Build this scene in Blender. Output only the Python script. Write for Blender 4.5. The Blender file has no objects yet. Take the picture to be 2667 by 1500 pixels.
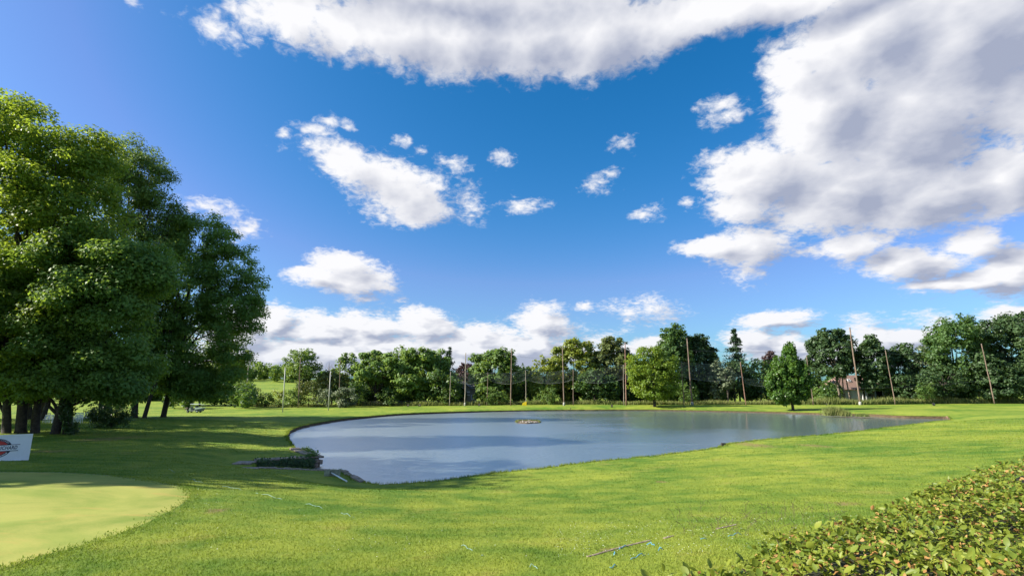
import bpy, bmesh, math, random
import numpy as np
from mathutils import Vector, Matrix
from mathutils.geometry import delaunay_2d_cdt

scene = bpy.context.scene
COL = scene.collection
R = math.radians

# ------------------------------------------------------------------ camera, sky, sun, exposure
CAM_H = 5.2                      # camera height above the pond water (z = 0)
PITCH = R(11.04)
F = 1333.5                       # focal length in photo pixels (18 mm on 36 mm)
cam_d = bpy.data.cameras.new('camera')
cam_d.lens = 18.0; cam_d.sensor_width = 36.0
cam_d.clip_start = 0.1; cam_d.clip_end = 20000
cam = bpy.data.objects.new('camera', cam_d); COL.objects.link(cam)
cam.location = (0, 0, CAM_H)
cam.rotation_euler = (math.pi/2 + PITCH, 0, 0)
scene.camera = cam

SUN_EL = R(32.0)
SUN_AZ = R(-98.0)                # measured from +Y towards +X: the sun stands to the left
sun_dir = Vector((math.sin(SUN_AZ)*math.cos(SUN_EL), math.cos(SUN_AZ)*math.cos(SUN_EL), math.sin(SUN_EL)))
sl = bpy.data.lights.new('sun', 'SUN'); sl.energy = 5.0; sl.angle = R(0.53); sl.color = (1.0, 0.93, 0.80)
sun = bpy.data.objects.new('sun', sl); COL.objects.link(sun)
sun.rotation_euler = sun_dir.to_track_quat('Z', 'Y').to_euler()
sun.location = sun_dir*200

scene.view_settings.view_transform = 'Standard'
scene.view_settings.look = 'None'
scene.view_settings.gamma = 1.0
scene.view_settings.use_curve_mapping = False
scene.view_settings.exposure = 1.2
scene.cycles.max_bounces = 6
scene.cycles.diffuse_bounces = 3
scene.cycles.glossy_bounces = 3
scene.cycles.transmission_bounces = 4
scene.cycles.transparent_max_bounces = 12
scene.cycles.caustics_reflective = False
scene.cycles.caustics_refractive = False

cP, sP = math.cos(PITCH), math.sin(PITCH)
def ray(px, py):
    """direction of a photo pixel (2667 x 1500) in the world"""
    a, b = (px-1333.5)/F, (750-py)/F
    return Vector((a, cP - b*sP, sP + b*cP))
def atz(px, py, z):
    d = ray(px, py); t = (z-CAM_H)/d.z
    return Vector((d.x*t, d.y*t, z))
def aty(px, py, Y):
    d = ray(px, py); t = Y/d.y
    return Vector((d.x*t, Y, CAM_H + d.z*t))
def azel(px, py):
    d = ray(px, py).normalized()
    return math.atan2(d.x, d.y), math.asin(d.z)

world = bpy.data.worlds.new('World'); scene.world = world; world.use_nodes = True
world.cycles.sampling_method = 'MANUAL'; world.cycles.sample_map_resolution = 256
wt = world.node_tree; wt.nodes.clear()

class NT:
    """small helper for building node trees"""
    def __init__(s, t): s.t = t
    def n(s, kind, **kw):
        nd = s.t.nodes.new(kind)
        for k, v in kw.items(): setattr(nd, k, v)
        return nd
    def put(s, sock, v):
        if isinstance(v, bpy.types.NodeSocket): s.t.links.new(v, sock)
        elif v is not None: sock.default_value = v
    def m(s, op, a, b=None, c=None, clamp=False):
        nd = s.n('ShaderNodeMath', operation=op); nd.use_clamp = clamp
        s.put(nd.inputs[0], a)
        if b is not None: s.put(nd.inputs[1], b)
        if c is not None: s.put(nd.inputs[2], c)
        return nd.outputs[0]
    def v(s, op, a, b=None, c=None):
        nd = s.n('ShaderNodeVectorMath', operation=op)
        s.put(nd.inputs[0], a)
        if b is not None:
            if op == 'SCALE': s.put(nd.inputs[3], b)
            else: s.put(nd.inputs[1], b)
        if c is not None: s.put(nd.inputs[2], c)
        return nd.outputs['Value'] if op in ('LENGTH', 'DOT_PRODUCT', 'DISTANCE') else nd.outputs[0]
    def ramp(s, x, a, b, lo=0.0, hi=1.0, smooth=True):
        nd = s.n('ShaderNodeMapRange'); nd.interpolation_type = 'SMOOTHSTEP' if smooth else 'LINEAR'
        for i, q in enumerate((x, a, b, lo, hi)): s.put(nd.inputs[i], q)
        return nd.outputs[0]
    def mix(s, f, a, b, blend='MIX'):
        nd = s.n('ShaderNodeMix', data_type='RGBA', blend_type=blend)
        s.put(nd.inputs[0], f); s.put(nd.inputs[6], a); s.put(nd.inputs[7], b)
        return nd.outputs[2]
    def noise(s, vec, scale, detail=4.0, rough=0.5, dist=0.0, color=False):
        nd = s.n('ShaderNodeTexNoise'); s.put(nd.inputs['Vector'], vec)
        s.put(nd.inputs['Scale'], scale); s.put(nd.inputs['Detail'], detail); s.put(nd.inputs['Roughness'], rough); s.put(nd.inputs['Distortion'], dist)
        return nd.outputs[1] if color else nd.outputs[0]

# clouds: (centre x, centre y, radius x, radius y) as seen in the photo, turned into azimuth and elevation
CLOUDS = [
 # the long cloud overhead
 (560,75,60,34),(640,40,70,46),(760,45,110,85),(880,75,130,85),(1030,70,170,95),(1190,85,170,125),(1360,95,180,120),(1540,90,170,115),
 (1690,70,150,85),(1850,25,190,62),(1100,-60,620,120),(2100,-10,260,60),
 # the big cloud on the right
 (2240,110,230,150),(2480,120,300,230),(2150,290,175,140),(2350,340,240,190),(1990,455,160,85),(1860,420,50,26),(2200,500,230,100),(2400,520,230,75),
 (2610,470,150,85),(2650,270,130,150),(1930,540,95,48),(2060,195,90,90),
 # the row below it
 (1965,640,125,52),(1850,640,80,26),(1945,700,52,40),(2225,645,88,50),(2370,690,130,42),(2540,635,80,52),(2630,700,120,75),(2480,735,150,26),(2110,660,70,16),
 # the slanting cloud left of the middle
 (835,385,62,34),(900,420,78,48),(970,455,90,58),(1040,495,98,62),(1100,540,75,44),(1010,560,50,22),
 (850,318,26,14),(815,338,44,15),(1224,525,42,40),(1172,430,35,20),(1317,410,28,20),(1095,390,17,12),(1042,362,24,12),
 (1552,475,44,24),(1592,452,24,15),(1368,540,42,20),(1625,375,28,18),(1680,562,32,18),(1862,270,44,26),(1880,310,50,20),(1785,530,17,12),(910,330,18,12),(740,345,18,12),
 # the mid-left cloud
 (900,695,92,38),(935,730,90,34),(820,722,75,24),(1000,725,28,26),(1042,778,22,12),(950,775,34,14),
 # the low bank
 (700,835,80,48),(610,880,110,75),(830,860,115,46),(960,860,115,50),(1100,850,90,46),(1250,880,105,42),(1410,845,76,54),(1300,915,260,46),(900,925,330,50),(620,950,120,50),
 (1455,875,46,44),
 # small ones above the far trees
 (1632,808,56,34),(1705,812,55,24),(1555,885,60,30),(1525,798,20,12),(1700,905,130,26),
 (2010,834,105,25),(1960,895,80,40),(2060,905,90,36),(2245,855,60,30),(2330,885,140,38),(2450,835,55,26),(2630,825,90,26),(2180,930,200,34),
 # behind the left trees
 (560,540,62,24),(645,602,38,22),(365,8,18,18),
]
SUN_T = (-0.055, 0.038, 0.0)      # towards the sun, in azimuth and elevation

def cloud_group():
    g = bpy.data.node_groups.new('cloud_density', 'ShaderNodeTree')
    g.interface.new_socket('UV', in_out='INPUT', socket_type='NodeSocketVector')
    g.interface.new_socket('Dir', in_out='INPUT', socket_type='NodeSocketVector')
    g.interface.new_socket('Density', in_out='OUTPUT', socket_type='NodeSocketFloat')
    g.interface.new_socket('Soft', in_out='OUTPUT', socket_type='NodeSocketFloat')
    N = NT(g); gi = N.n('NodeGroupInput'); go = N.n('NodeGroupOutput')
    uv, di = gi.outputs[0], gi.outputs[1]
    sep = N.n('ShaderNodeSeparateXYZ'); g.links.new(di, sep.inputs[0])
    # cloud-layer coordinates: the pattern gets finer towards the horizon
    inv = N.m('DIVIDE', 1.0, N.m('ADD', N.m('MAXIMUM', sep.outputs[2], 0.0), 0.30))
    q = N.v('SCALE', di, inv)
    warp = N.noise(q, 5.0, 3.0, 0.55, color=True)
    uvw = N.v('MULTIPLY_ADD', N.v('SUBTRACT', warp, (0.5, 0.5, 0.5)), (0.07, 0.05, 0.0), uv)
    acc = None
    for (cx, cy, rx, ry) in CLOUDS:
        u, v = azel(cx, cy); u1, v1 = azel(cx+rx, cy); u2, v2 = azel(cx, cy-ry)
        big = 1.24 if rx > 140 else 1.18; ru = abs(u1-u)*big; rv = abs(v2-v)*big
        dvec = N.v('MULTIPLY_ADD', uvw, (1/ru, 1/rv, 0.0), (-u/ru, -v/rv, 0.0))
        d = N.v('LENGTH', dvec)
        if rx < 75: d = N.m('MULTIPLY_ADD', d, 0.50, 0.50)        # small clouds are thin and ragged
        elif rx < 140: d = N.m('MULTIPLY_ADD', d, 1.35, -0.35)
        else: d = N.m('MULTIPLY_ADD', d, 1.9, -0.9)               # big ones are solid inside
        acc = d if acc is None else N.m('SMOOTH_MIN', acc, d, 0.22)
    body = N.m('SUBTRACT', 1.0, acc)
    # the rest of the sky carries clouds of the same kind
    sepu = N.n('ShaderNodeSeparateXYZ'); g.links.new(uv, sepu.inputs[0])
    outside = N.m('MAXIMUM', N.ramp(N.m('ABSOLUTE', sepu.outputs[0]), 0.86, 1.05), N.ramp(sepu.outputs[1], 0.72, 0.90))
    gen = N.m('MULTIPLY_ADD', N.noise(q, 1.6, 2.0, 0.5), 4.0, -2.05)
    body = N.m('ADD', N.m('MULTIPLY', body, N.m('SUBTRACT', 1.0, outside)), N.m('MULTIPLY', gen, outside))
    body = N.m('MAXIMUM', body, -0.9)
    fine = N.noise(q, 8.0, 9.0, 0.56, 0.25)
    bil = N.n('ShaderNodeTexVoronoi', feature='F1', voronoi_dimensions='2D')
    N.put(bil.inputs['Vector'], N.v('MULTIPLY', uvw, (1.0, 1.25, 0.0)))
    bil.inputs['Scale'].default_value = 26.0; bil.inputs['Detail'].default_value = 1.0; bil.inputs['Roughness'].default_value = 0.5
    puff = N.m('SUBTRACT', 0.5, bil.outputs['Distance'])
    frill = N.noise(q, 46.0, 6.0, 0.62, 0.4)
    nz = N.m('ADD', N.m('MULTIPLY', N.m('SUBTRACT', fine, 0.5), 1.9), N.m('MULTIPLY', puff, 0.5))
    nz = N.m('ADD', nz, N.m('MULTIPLY', N.m('SUBTRACT', frill, 0.5), 2.3))
    dens = N.m('ADD', body, N.m('MULTIPLY', nz, 0.55))
    soft = N.m('ADD', body, N.m('ADD', N.m('MULTIPLY', N.m('SUBTRACT', N.noise(q, 8.0, 5.0, 0.5, 0.4), 0.5), 1.35), N.m('MULTIPLY', puff, 0.30)))
    g.links.new(dens, go.inputs[0]); g.links.new(soft, go.inputs[1])
    return g

W = NT(wt)
tc = W.n('ShaderNodeTexCoord'); dirn = W.v('NORMALIZE', tc.outputs['Generated'])
sx = W.n('ShaderNodeSeparateXYZ'); wt.links.new(dirn, sx.inputs[0])
cu = W.n('ShaderNodeCombineXYZ')
wt.links.new(W.m('ARCTAN2', sx.outputs[0], sx.outputs[1]), cu.inputs[0])
wt.links.new(W.m('ARCSINE', sx.outputs[2]), cu.inputs[1])
CG = cloud_group()
reach = W.m('MULTIPLY_ADD', W.m('MAXIMUM', sx.outputs[2], 0.0), 1.5, 0.30)   # nearer clouds, longer reach
def dens_at(k):
    gnode = W.n('ShaderNodeGroup'); gnode.node_tree = CG
    if k == 0:
        wt.links.new(cu.outputs[0], gnode.inputs[0]); wt.links.new(dirn, gnode.inputs[1])
    else:
        wt.links.new(W.v('ADD', cu.outputs[0], W.v('SCALE', (SUN_T[0]*k, SUN_T[1]*k, 0), reach)), gnode.inputs[0])
        wt.links.new(W.v('NORMALIZE', W.v('ADD', dirn, W.v('SCALE', (SUN_T[0]*k, 0, SUN_T[1]*k), reach))), gnode.inputs[1])
    return gnode.outputs[0], gnode.outputs[1]
d0, b0 = dens_at(0)
d1, b1 = dens_at(1.0)
sky = W.n('ShaderNodeTexSky'); sky.sky_type = 'NISHITA'; sky.sun_disc = False
sky.sun_elevation = SUN_EL; sky.sun_rotation = SUN_AZ
sky.altitude = 100; sky.air_density = 1.0; sky.dust_density = 1.4; sky.ozone_density = 2.2
hs = W.n('ShaderNodeHueSaturation'); wt.links.new(sky.outputs[0], hs.inputs['Color'])
hs.inputs['Saturation'].default_value = 1.2
tint = W.mix(1.0, hs.outputs[0], (0.36, 0.62, 0.90, 1), 'MULTIPLY')
sc_ = W.n('ShaderNodeSeparateColor'); wt.links.new(tint, sc_.inputs[0]); cc_ = W.n('ShaderNodeCombineColor')
wt.links.new(W.m('MINIMUM', W.m('MULTIPLY', W.m('POWER', W.m('DIVIDE', sc_.outputs[0], 0.39), 2.4), 0.52), W.m('MULTIPLY', sc_.outputs[1], 0.66)), cc_.inputs[0])
wt.links.new(W.m('MULTIPLY', sc_.outputs[1], 1.34), cc_.inputs[1]); wt.links.new(W.m('MULTIPLY', sc_.outputs[2], 1.20), cc_.inputs[2])
tint = cc_.outputs[0]
alpha = W.ramp(d0, -0.20, 0.62)
# light: sides turned to the sun are white, sides turned away and thick undersides are grey
low = W.ramp(sx.outputs[2], 0.08, 0.24, 1.15, 0.46)       # distant banks show their shaded sides more
occ = W.m('ADD', W.m('MULTIPLY', W.m('SUBTRACT', b1, b0), low), W.m('MULTIPLY', W.m('SUBTRACT', d1, d0), 0.12))
thick = W.m('MULTIPLY', W.ramp(b0, 0.0, 1.9), 0.52)
sunc = W.v('DOT_PRODUCT', dirn, tuple(sun_dir))          # forward scattering: whiter towards the sun
shade = W.ramp(W.m('SUBTRACT', W.m('ADD', occ, thick), W.m('MULTIPLY', sunc, 0.24)), -0.20, 0.72, smooth=False)
CL_LIT = (5.7, 5.7, 5.85, 1); CL_DARK = (2.25, 2.50, 3.30, 1)
ccol = W.mix(shade, CL_LIT, CL_DARK)
lowhaze = W.ramp(sx.outputs[2], 0.0, 0.16, 0.30, 0.0)
ccol = W.mix(lowhaze, ccol, (3.3, 3.8, 4.7, 1))
skyc = W.mix(alpha, tint, ccol)
bg = W.n('ShaderNodeBackground'); wt.links.new(skyc, bg.inputs[0]); bg.inputs[1].default_value = 0.075
wo = W.n('ShaderNodeOutputWorld'); wt.links.new(bg.outputs[0], wo.inputs[0])

# ------------------------------------------------------------------ helpers
def prop(o, label=None, cat=None, group=None, kind=None):
    if label: o['label'] = label
    if cat: o['category'] = cat
    if group: o['group'] = group
    if kind or label: o['kind'] = kind or 'thing'
    return o
def empty(name, loc=(0, 0, 0), rz=0.0):
    o = bpy.data.objects.new(name, None); COL.objects.link(o)
    o.location = loc; o.rotation_euler = (0, 0, rz); o.empty_display_size = 0.3
    return o
def link(name, me, mat=None, parent=None, loc=None):
    if mat and not me.materials: me.materials.append(mat)
    o = bpy.data.objects.new(name, me); COL.objects.link(o)
    if parent: o.parent = parent
    if loc is not None: o.location = loc
    return o
def copy_tree(o, parent=None):
    c = o.copy(); COL.objects.link(c); c.parent = parent
    for ch in list(o.children): copy_tree(ch, c)
    return c
def np_mesh(name, V, Fc, attr=None, smooth=False):
    """V (n,3) float, Fc (m,k) int"""
    V = np.asarray(V, dtype=np.float32); Fc = np.asarray(Fc, dtype=np.int32)
    me = bpy.data.meshes.new(name); k = Fc.shape[1]
    me.vertices.add(len(V)); me.vertices.foreach_set('co', V.ravel())
    me.loops.add(Fc.size); me.loops.foreach_set('vertex_index', Fc.ravel())
    me.polygons.add(len(Fc))
    me.polygons.foreach_set('loop_start', np.arange(0, Fc.size, k, dtype=np.int32))
    me.polygons.foreach_set('loop_total', np.full(len(Fc), k, dtype=np.int32))
    if smooth: me.polygons.foreach_set('use_smooth', np.ones(len(Fc), dtype=bool))
    if attr is not None:
        a = me.attributes.new('tint', 'FLOAT', 'POINT'); a.data.foreach_set('value', np.asarray(attr, dtype=np.float32))
    me.update(calc_edges=True); me.validate()
    return me
class MB:
    """collects boxes, tubes and plates into one mesh"""
    def __init__(s): s.v = []; s.f = []
    def add(s, vs, fs):
        n = len(s.v); s.v += [tuple(v) for v in vs]; s.f += [tuple(i+n for i in f) for f in fs]; return s
    def box(s, c, d, rz=0.0, rx=0.0, ry=0.0, taper=1.0):
        M = Matrix.Rotation(rz, 3, 'Z') @ Matrix.Rotation(ry, 3, 'Y') @ Matrix.Rotation(rx, 3, 'X')
        vs = []
        for k in (-1, 1):
            t = taper if k > 0 else 1.0
            for a, b in ((-1, -1), (1, -1), (1, 1), (-1, 1)):
                vs.append(Vector(c) + M @ Vector((a*d[0]/2*t, b*d[1]/2*t, k*d[2]/2)))
        return s.add(vs, [(3, 2, 1, 0), (4, 5, 6, 7), (0, 1, 5, 4), (1, 2, 6, 5), (2, 3, 7, 6), (3, 0, 4, 7)])
    def prism(s, pts, y0, y1):
        """outline pts (x,z) pulled from y0 to y1"""
        n = len(pts)
        vs = [(x, y0, z) for x, z in pts] + [(x, y1, z) for x, z in pts]
        fs = [tuple(range(n)), tuple(range(2*n-1, n-1, -1))]
        fs += [(i, i+n, (i+1) % n+n, (i+1) % n) for i in range(n)]
        return s.add(vs, fs)
    def tube(s, pts, rad, sides=8, caps=True):
        pts = [Vector(p) for p in pts]
        if not hasattr(rad, '__len__'): rad = [rad]*len(pts)
        vs = []; fs = []
        for i, p in enumerate(pts):
            t = (pts[min(i+1, len(pts)-1)] - pts[max(i-1, 0)]).normalized()
            a = Vector((0, 0, 1)) if abs(t.z) < 0.9 else Vector((1, 0, 0))
            x = t.cross(a).normalized(); y = t.cross(x)
            for k in range(sides):
                an = 2*math.pi*k/sides
                vs.append(p + (x*math.cos(an) + y*math.sin(an))*rad[i])
        for i in range(len(pts)-1):
            for k in range(sides):
                k2 = (k+1) % sides
                fs.append((i*sides+k, i*sides+k2, (i+1)*sides+k2, (i+1)*sides+k))
        if caps:
            fs.append(tuple(range(sides-1, -1, -1))); fs.append(tuple((len(pts)-1)*sides+k for k in range(sides)))
        return s.add(vs, fs)
    def mesh(s, name, smooth=False, bevel=0.0):
        me = bpy.data.meshes.new(name); me.from_pydata(s.v, [], s.f); me.validate()
        bm = bmesh.new(); bm.from_mesh(me)
        bmesh.ops.recalc_face_normals(bm, faces=bm.faces)
        if bevel: bmesh.ops.bevel(bm, geom=list(bm.edges), offset=bevel, segments=2, profile=0.6, affect='EDGES')
        bm.to_mesh(me); bm.free()
        if smooth:
            for p in me.polygons: p.use_smooth = True
        return me
    def build(s, name, mat, parent=None, smooth=False, bevel=0.0):
        return link(name, s.mesh(name, smooth, bevel), mat, parent)

# ------------------------------------------------------------------ materials
MATS = {}
def mat_simple(name, col, rough=0.7, metal=0.0, spec=0.4, var=0.15, scale=6.0, bump=0.0, bscale=40.0):
    if name in MATS: return MATS[name]
    m = bpy.data.materials.new(name); m.use_nodes = True; t = m.node_tree; N = NT(t)
    p = t.nodes['Principled BSDF']
    p.inputs['Roughness'].default_value = rough; p.inputs['Metallic'].default_value = metal
    p.inputs['Specular IOR Level'].default_value = spec
    co = N.n('ShaderNodeTexCoord').outputs['Object']
    nz = N.noise(co, scale, 5.0, 0.6)
    lo = tuple(c*(1-var) for c in col)+(1,); hi = tuple(min(1, c*(1+var)) for c in col)+(1,)
    t.links.new(N.mix(N.ramp(nz, 0.3, 0.7), lo, hi), p.inputs['Base Color'])
    if bump:
        b = N.n('ShaderNodeBump'); b.inputs['Strength'].default_value = bump; b.inputs['Distance'].default_value = 0.02
        t.links.new(N.noise(co, bscale, 6.0, 0.65), b.inputs['Height']); t.links.new(b.outputs[0], p.inputs['Normal'])
    MATS[name] = m; return m
def mat_leaf(name, dark, light, trans, tf=0.38, rough=0.5, nscale=0.25, spec=0.35):
    """foliage: colour differs from leaf to leaf and from spray to spray, light passes through"""
    if name in MATS: return MATS[name]
    m = bpy.data.materials.new(name); m.use_nodes = True; t = m.node_tree; N = NT(t)
    p = t.nodes['Principled BSDF']; out = t.nodes['Material Output']
    at = N.n('ShaderNodeAttribute'); at.attribute_name = 'tint'
    geo = N.n('ShaderNodeNewGeometry')
    nz = N.noise(geo.outputs['Position'], nscale, 3.0, 0.6)
    f = N.m('ADD', N.m('MULTIPLY', at.outputs['Fac'], 0.6), N.m('MULTIPLY', N.ramp(nz, 0.3, 0.7), 0.4))
    c = N.mix(f, dark+(1,), light+(1,))
    t.links.new(c, p.inputs['Base Color']); p.inputs['Roughness'].default_value = rough; p.inputs['Specular IOR Level'].default_value = spec
    tr = N.n('ShaderNodeBsdfTranslucent')
    t.links.new(N.mix(f, tuple(x*0.6 for x in trans)+(1,), trans+(1,)), tr.inputs[0])
    mx = N.n('ShaderNodeMixShader'); mx.inputs[0].default_value = tf
    t.links.new(p.outputs[0], mx.inputs[1]); t.links.new(tr.outputs[0], mx.inputs[2]); t.links.new(mx.outputs[0], out.inputs[0])
    MATS[name] = m; return m

# ------------------------------------------------------------------ terrain shape
CTRL = []
for px, py, z in [
 (1333,1500,2.35),(700,1500,2.4),(100,1500,2.4),(2000,1500,2.5),(2600,1500,2.6),
 (1333,1400,2.0),(600,1400,2.2),(1900,1400,2.2),(250,1330,2.15),(0,1240,2.0),(400,1260,1.95),(0,1330,2.15),
 (700,1330,1.78),(1000,1330,1.5),(1333,1320,1.3),(1700,1320,1.5),(2100,1320,1.9),(40,1197,1.8),(500,1210,1.35),
 (1139,1251,.45),(1377,1222,.42),(1700,1186,.45),(1946,1152,.5),(2100,1170,.9),(2400,1180,1.4),(2667,1170,1.9),
 (2667,1110,1.2),(2450,1115,.7),(90,1128,1.3),(300,1130,1.15),(300,1100,1.1),(500,1120,.85),(650,1160,.62),(600,1100,.62),
 (500,1075,.45),(700,1075,.4),(100,1100,1.2),(1000,1062,.5),(1333,1056,.9),(1700,1057,.9),(2240,1050,1.1),(2600,1047,1.2),
 (640,1053,.6),(2400,1072,.75)]:
    p = atz(px, py, z); CTRL.append((p.x, p.y, z))
CTRL += [(0,0,2.7),(0,-20,2.9),(-30,-5,2.6),(30,-5,2.9),(60,40,2.2),(-70,30,2.1),(-60,-25,2.6),(60,-25,2.9),(-100,90,.9),(140,120,1.4),(130,60,1.8),(0,190,1.3),(-150,190,1.2),(170,200,1.4)]
CTRL = np.array(CTRL)
def _phi(r2): return np.where(r2 > 1e-9, 0.5*r2*np.log(np.maximum(r2, 1e-9)), 0.0)
_n = len(CTRL)
_K = _phi(((CTRL[:, None, :2]-CTRL[None, :, :2])**2).sum(-1)) + np.eye(_n)*8.0
_P = np.hstack([np.ones((_n, 1)), CTRL[:, :2]])
_A = np.block([[_K, _P], [_P.T, np.zeros((3, 3))]])
_w = np.linalg.solve(_A, np.concatenate([CTRL[:, 2], np.zeros(3)]))
def sstep(x, a, b):
    t = np.clip((x-a)/(b-a), 0, 1); return t*t*(3-2*t)
def h_base(x, y):
    x = np.atleast_1d(np.asarray(x, float)); y = np.atleast_1d(np.asarray(y, float))
    out = np.zeros_like(x)
    for s in range(0, len(x), 4000):
        X, Y = x[s:s+4000], y[s:s+4000]
        r2 = (X[:, None]-CTRL[None, :, 0])**2 + (Y[:, None]-CTRL[None, :, 1])**2
        out[s:s+4000] = _phi(r2) @ _w[:_n] + _w[_n] + _w[_n+1]*X + _w[_n+2]*Y
    r = np.hypot(x, y-40)
    az = np.arctan2(x, y)
    far = 1.3 + 13.0*sstep(r, 170, 560)*np.exp(-((az+0.46)/0.5)**2) + 2.0*sstep(r, 400, 1500)
    k = sstep(r, 125, 180)
    return np.maximum(out*(1-k) + far*k, 0.25)

# pond outline: (px, py, height of the lawn edge above the water, seen edge is 0 = water line, 1 = lawn crest)
POND_PX = [
 (749,1142,.26,0),(750,1136,.30,0),(757,1128,.30,0),(783,1117,.30,0),(820,1108,.30,0),(870,1099,.30,0),(926,1092,.30,0),(1035,1082,.32,0),(1143,1077,.32,0),
 (1300,1072,.24,0),(1430,1070,.24,0),(1548,1069.5,.24,0),(1708,1069.5,.24,0),(1900,1073,.26,0),(2030,1076,.28,0),(2151,1080,.30,0),(2262,1084,.40,0),(2357,1089,.42,0),(2470,1091,.42,0),
 (2478,1094,.40,1),(2437,1097,.40,1),(2389,1103.5,.40,1),(2262,1119,.40,1),(2167,1130,.42,1),(2040,1140,.45,1),(1946,1149,.48,1),(1890,1156,.48,1),(1872,1163,.42,1),(1760,1180,.42,1),(1553,1201,.42,1),(1377,1222,.42,1),
 (1263,1234,.42,1),(1139,1251,.42,1),(1050,1259,.42,1),(994,1260,.42,1),(945,1255,.42,1),(919,1244,.42,1),(893,1225,.45,1),(828,1224,.45,1),(754,1220,.45,1),(715,1218,.45,1),(667,1216,.50,1),
 (661,1200,.62,1),(745,1194,.62,1),(832,1191,.62,1),(800,1180,.58,1),(772,1170,.50,1),(755,1158,.40,0)]
def bez(pts, closed=True, step=0.7):
    """resample a polyline, lightly rounded except at tight corners"""
    out = []
    n = len(pts)
    for i in range(n if closed else n-1):
        a, b = pts[i], pts[(i+1) % n]
        L = math.hypot(b[0]-a[0], b[1]-a[1]); k = max(1, int(L/step))
        for j in range(k): out.append(tuple(a[q]+(b[q]-a[q])*j/k for q in range(len(a))))
    if not closed: out.append(pts[-1])
    return out
_raw = []
for px, py, bh, crest in POND_PX:
    p = atz(px, py, bh if crest else 0.0); _raw.append((p.x, p.y, bh))
# catmull-rom on the open-water part, straight at the walled inlet
def catmull(pts, i, t):
    n = len(pts); p0, p1, p2, p3 = (np.array(pts[(i+k) % n]) for k in (-1, 0, 1, 2))
    return 0.5*((2*p1)+(-p0+p2)*t+(2*p0-5*p1+4*p2-p3)*t*t+(-p0+3*p1-3*p2+p3)*t**3)
POND = []
_rng = np.random.default_rng(5)
for i in range(len(_raw)):
    a, b = _raw[i], _raw[(i+1) % len(_raw)]
    L = math.hypot(b[0]-a[0], b[1]-a[1]); k = max(1, int(L/0.8))
    straight = 35 <= i <= 46 or 17 <= i <= 19
    for j in range(k):
        q = np.array(a)+(np.array(b)-np.array(a))*j/k if straight else catmull(_raw, i, j/k)
        q = q.copy()
        if not straight: q[:2] += _rng.normal(0, 0.09, 2)
        POND.append((float(q[0]), float(q[1]), float(q[2])))
POND = np.array(POND)
PA, PB = POND, np.roll(POND, -1, axis=0)
def pond_near(x, y):
    """distance to the shore and the bank height there"""
    x = np.atleast_1d(np.asarray(x, float)); y = np.atleast_1d(np.asarray(y, float))
    best = np.full(len(x), 1e9); bh = np.zeros(len(x))
    for s in range(0, len(x), 3000):
        X, Y = x[s:s+3000, None], y[s:s+3000, None]
        dx, dy = PB[None, :, 0]-PA[None, :, 0], PB[None, :, 1]-PA[None, :, 1]
        t = np.clip(((X-PA[None, :, 0])*dx+(Y-PA[None, :, 1])*dy)/(dx*dx+dy*dy+1e-9), 0, 1)
        d = np.hypot(X-PA[None, :, 0]-t*dx, Y-PA[None, :, 1]-t*dy)
        k = d.argmin(1); best[s:s+3000] = d[np.arange(len(k)), k]; bh[s:s+3000] = PA[k, 2]
    return best, bh
def in_poly(x, y, poly):
    x = np.atleast_1d(x); y = np.atleast_1d(y); ins = np.zeros(len(x), bool)
    n = len(poly); j = n-1
    for i in range(n):
        xi, yi, xj, yj = poly[i][0], poly[i][1], poly[j][0], poly[j][1]
        c = ((yi > y) != (yj > y)) & (x < (xj-xi)*(y-yi)/(yj-yi+1e-12)+xi)
        ins ^= c; j = i
    return ins
def H(x, y):
    """height of the lawn"""
    hb = h_base(x, y); d, bh = pond_near(x, y)
    k = 1-sstep(d, 0.0, 5.0)
    return hb*(1-k) + bh*k
def h1(x, y): return float(H(x, y)[0])
def ground(px, py):
    """the point of the lawn seen at a photo pixel"""
    d = ray(px, py); t0 = 2.0/d.y
    ts = t0*np.power(1.015, np.arange(330))
    xs, ys, zs = d.x*ts, d.y*ts, CAM_H+d.z*ts
    hh = H(xs, ys); k = np.argmax(zs <= hh)
    if zs[k] > hh[k]: k = len(ts)-1
    a, b = ts[max(k-1, 0)], ts[k]
    for _ in range(12):
        m_ = (a+b)/2
        if CAM_H+d.z*m_ <= h1(d.x*m_, d.y*m_): b = m_
        else: a = m_
    return Vector((d.x*b, d.y*b, h1(d.x*b, d.y*b)))

def gcap(px, py, cap=131.0):
    """like ground(), but never beyond the tall grass at the far edge of the lawn"""
    g = ground(px, py)
    if g.y > cap: x = aty(px, py, cap).x; g = Vector((x, cap, h1(x, cap)))
    return g

# ------------------------------------------------------------------ ground, putting green, pond
_g = [ground(px, py) for px, py in [(0,1228),(150,1229),(280,1237),(380,1250),(450,1261),(488,1272),(498,1284),(484,1304),(432,1336),(350,1374),(240,1412),(100,1450),(0,1478)]]
GREEN = [(p.x, p.y) for p in _g]
_c = np.mean([g for g in GREEN], axis=0)
ax_, ay_ = GREEN[-1]; bx_, by_ = GREEN[0]
GREEN += [(ax_-1.8, ay_-0.6), (ax_-4.5, ay_-0.3), (ax_-7.5, ay_+1.5), (bx_-9.0, by_-8.0), (bx_-7.5, by_-3.0), (bx_-3.5, by_-0.3)]
GREEN = [(float(p[0]), float(p[1])) for p in (catmull(GREEN, i, t) for i in range(len(GREEN)) for t in np.arange(0, 1, 0.1))]

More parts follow.
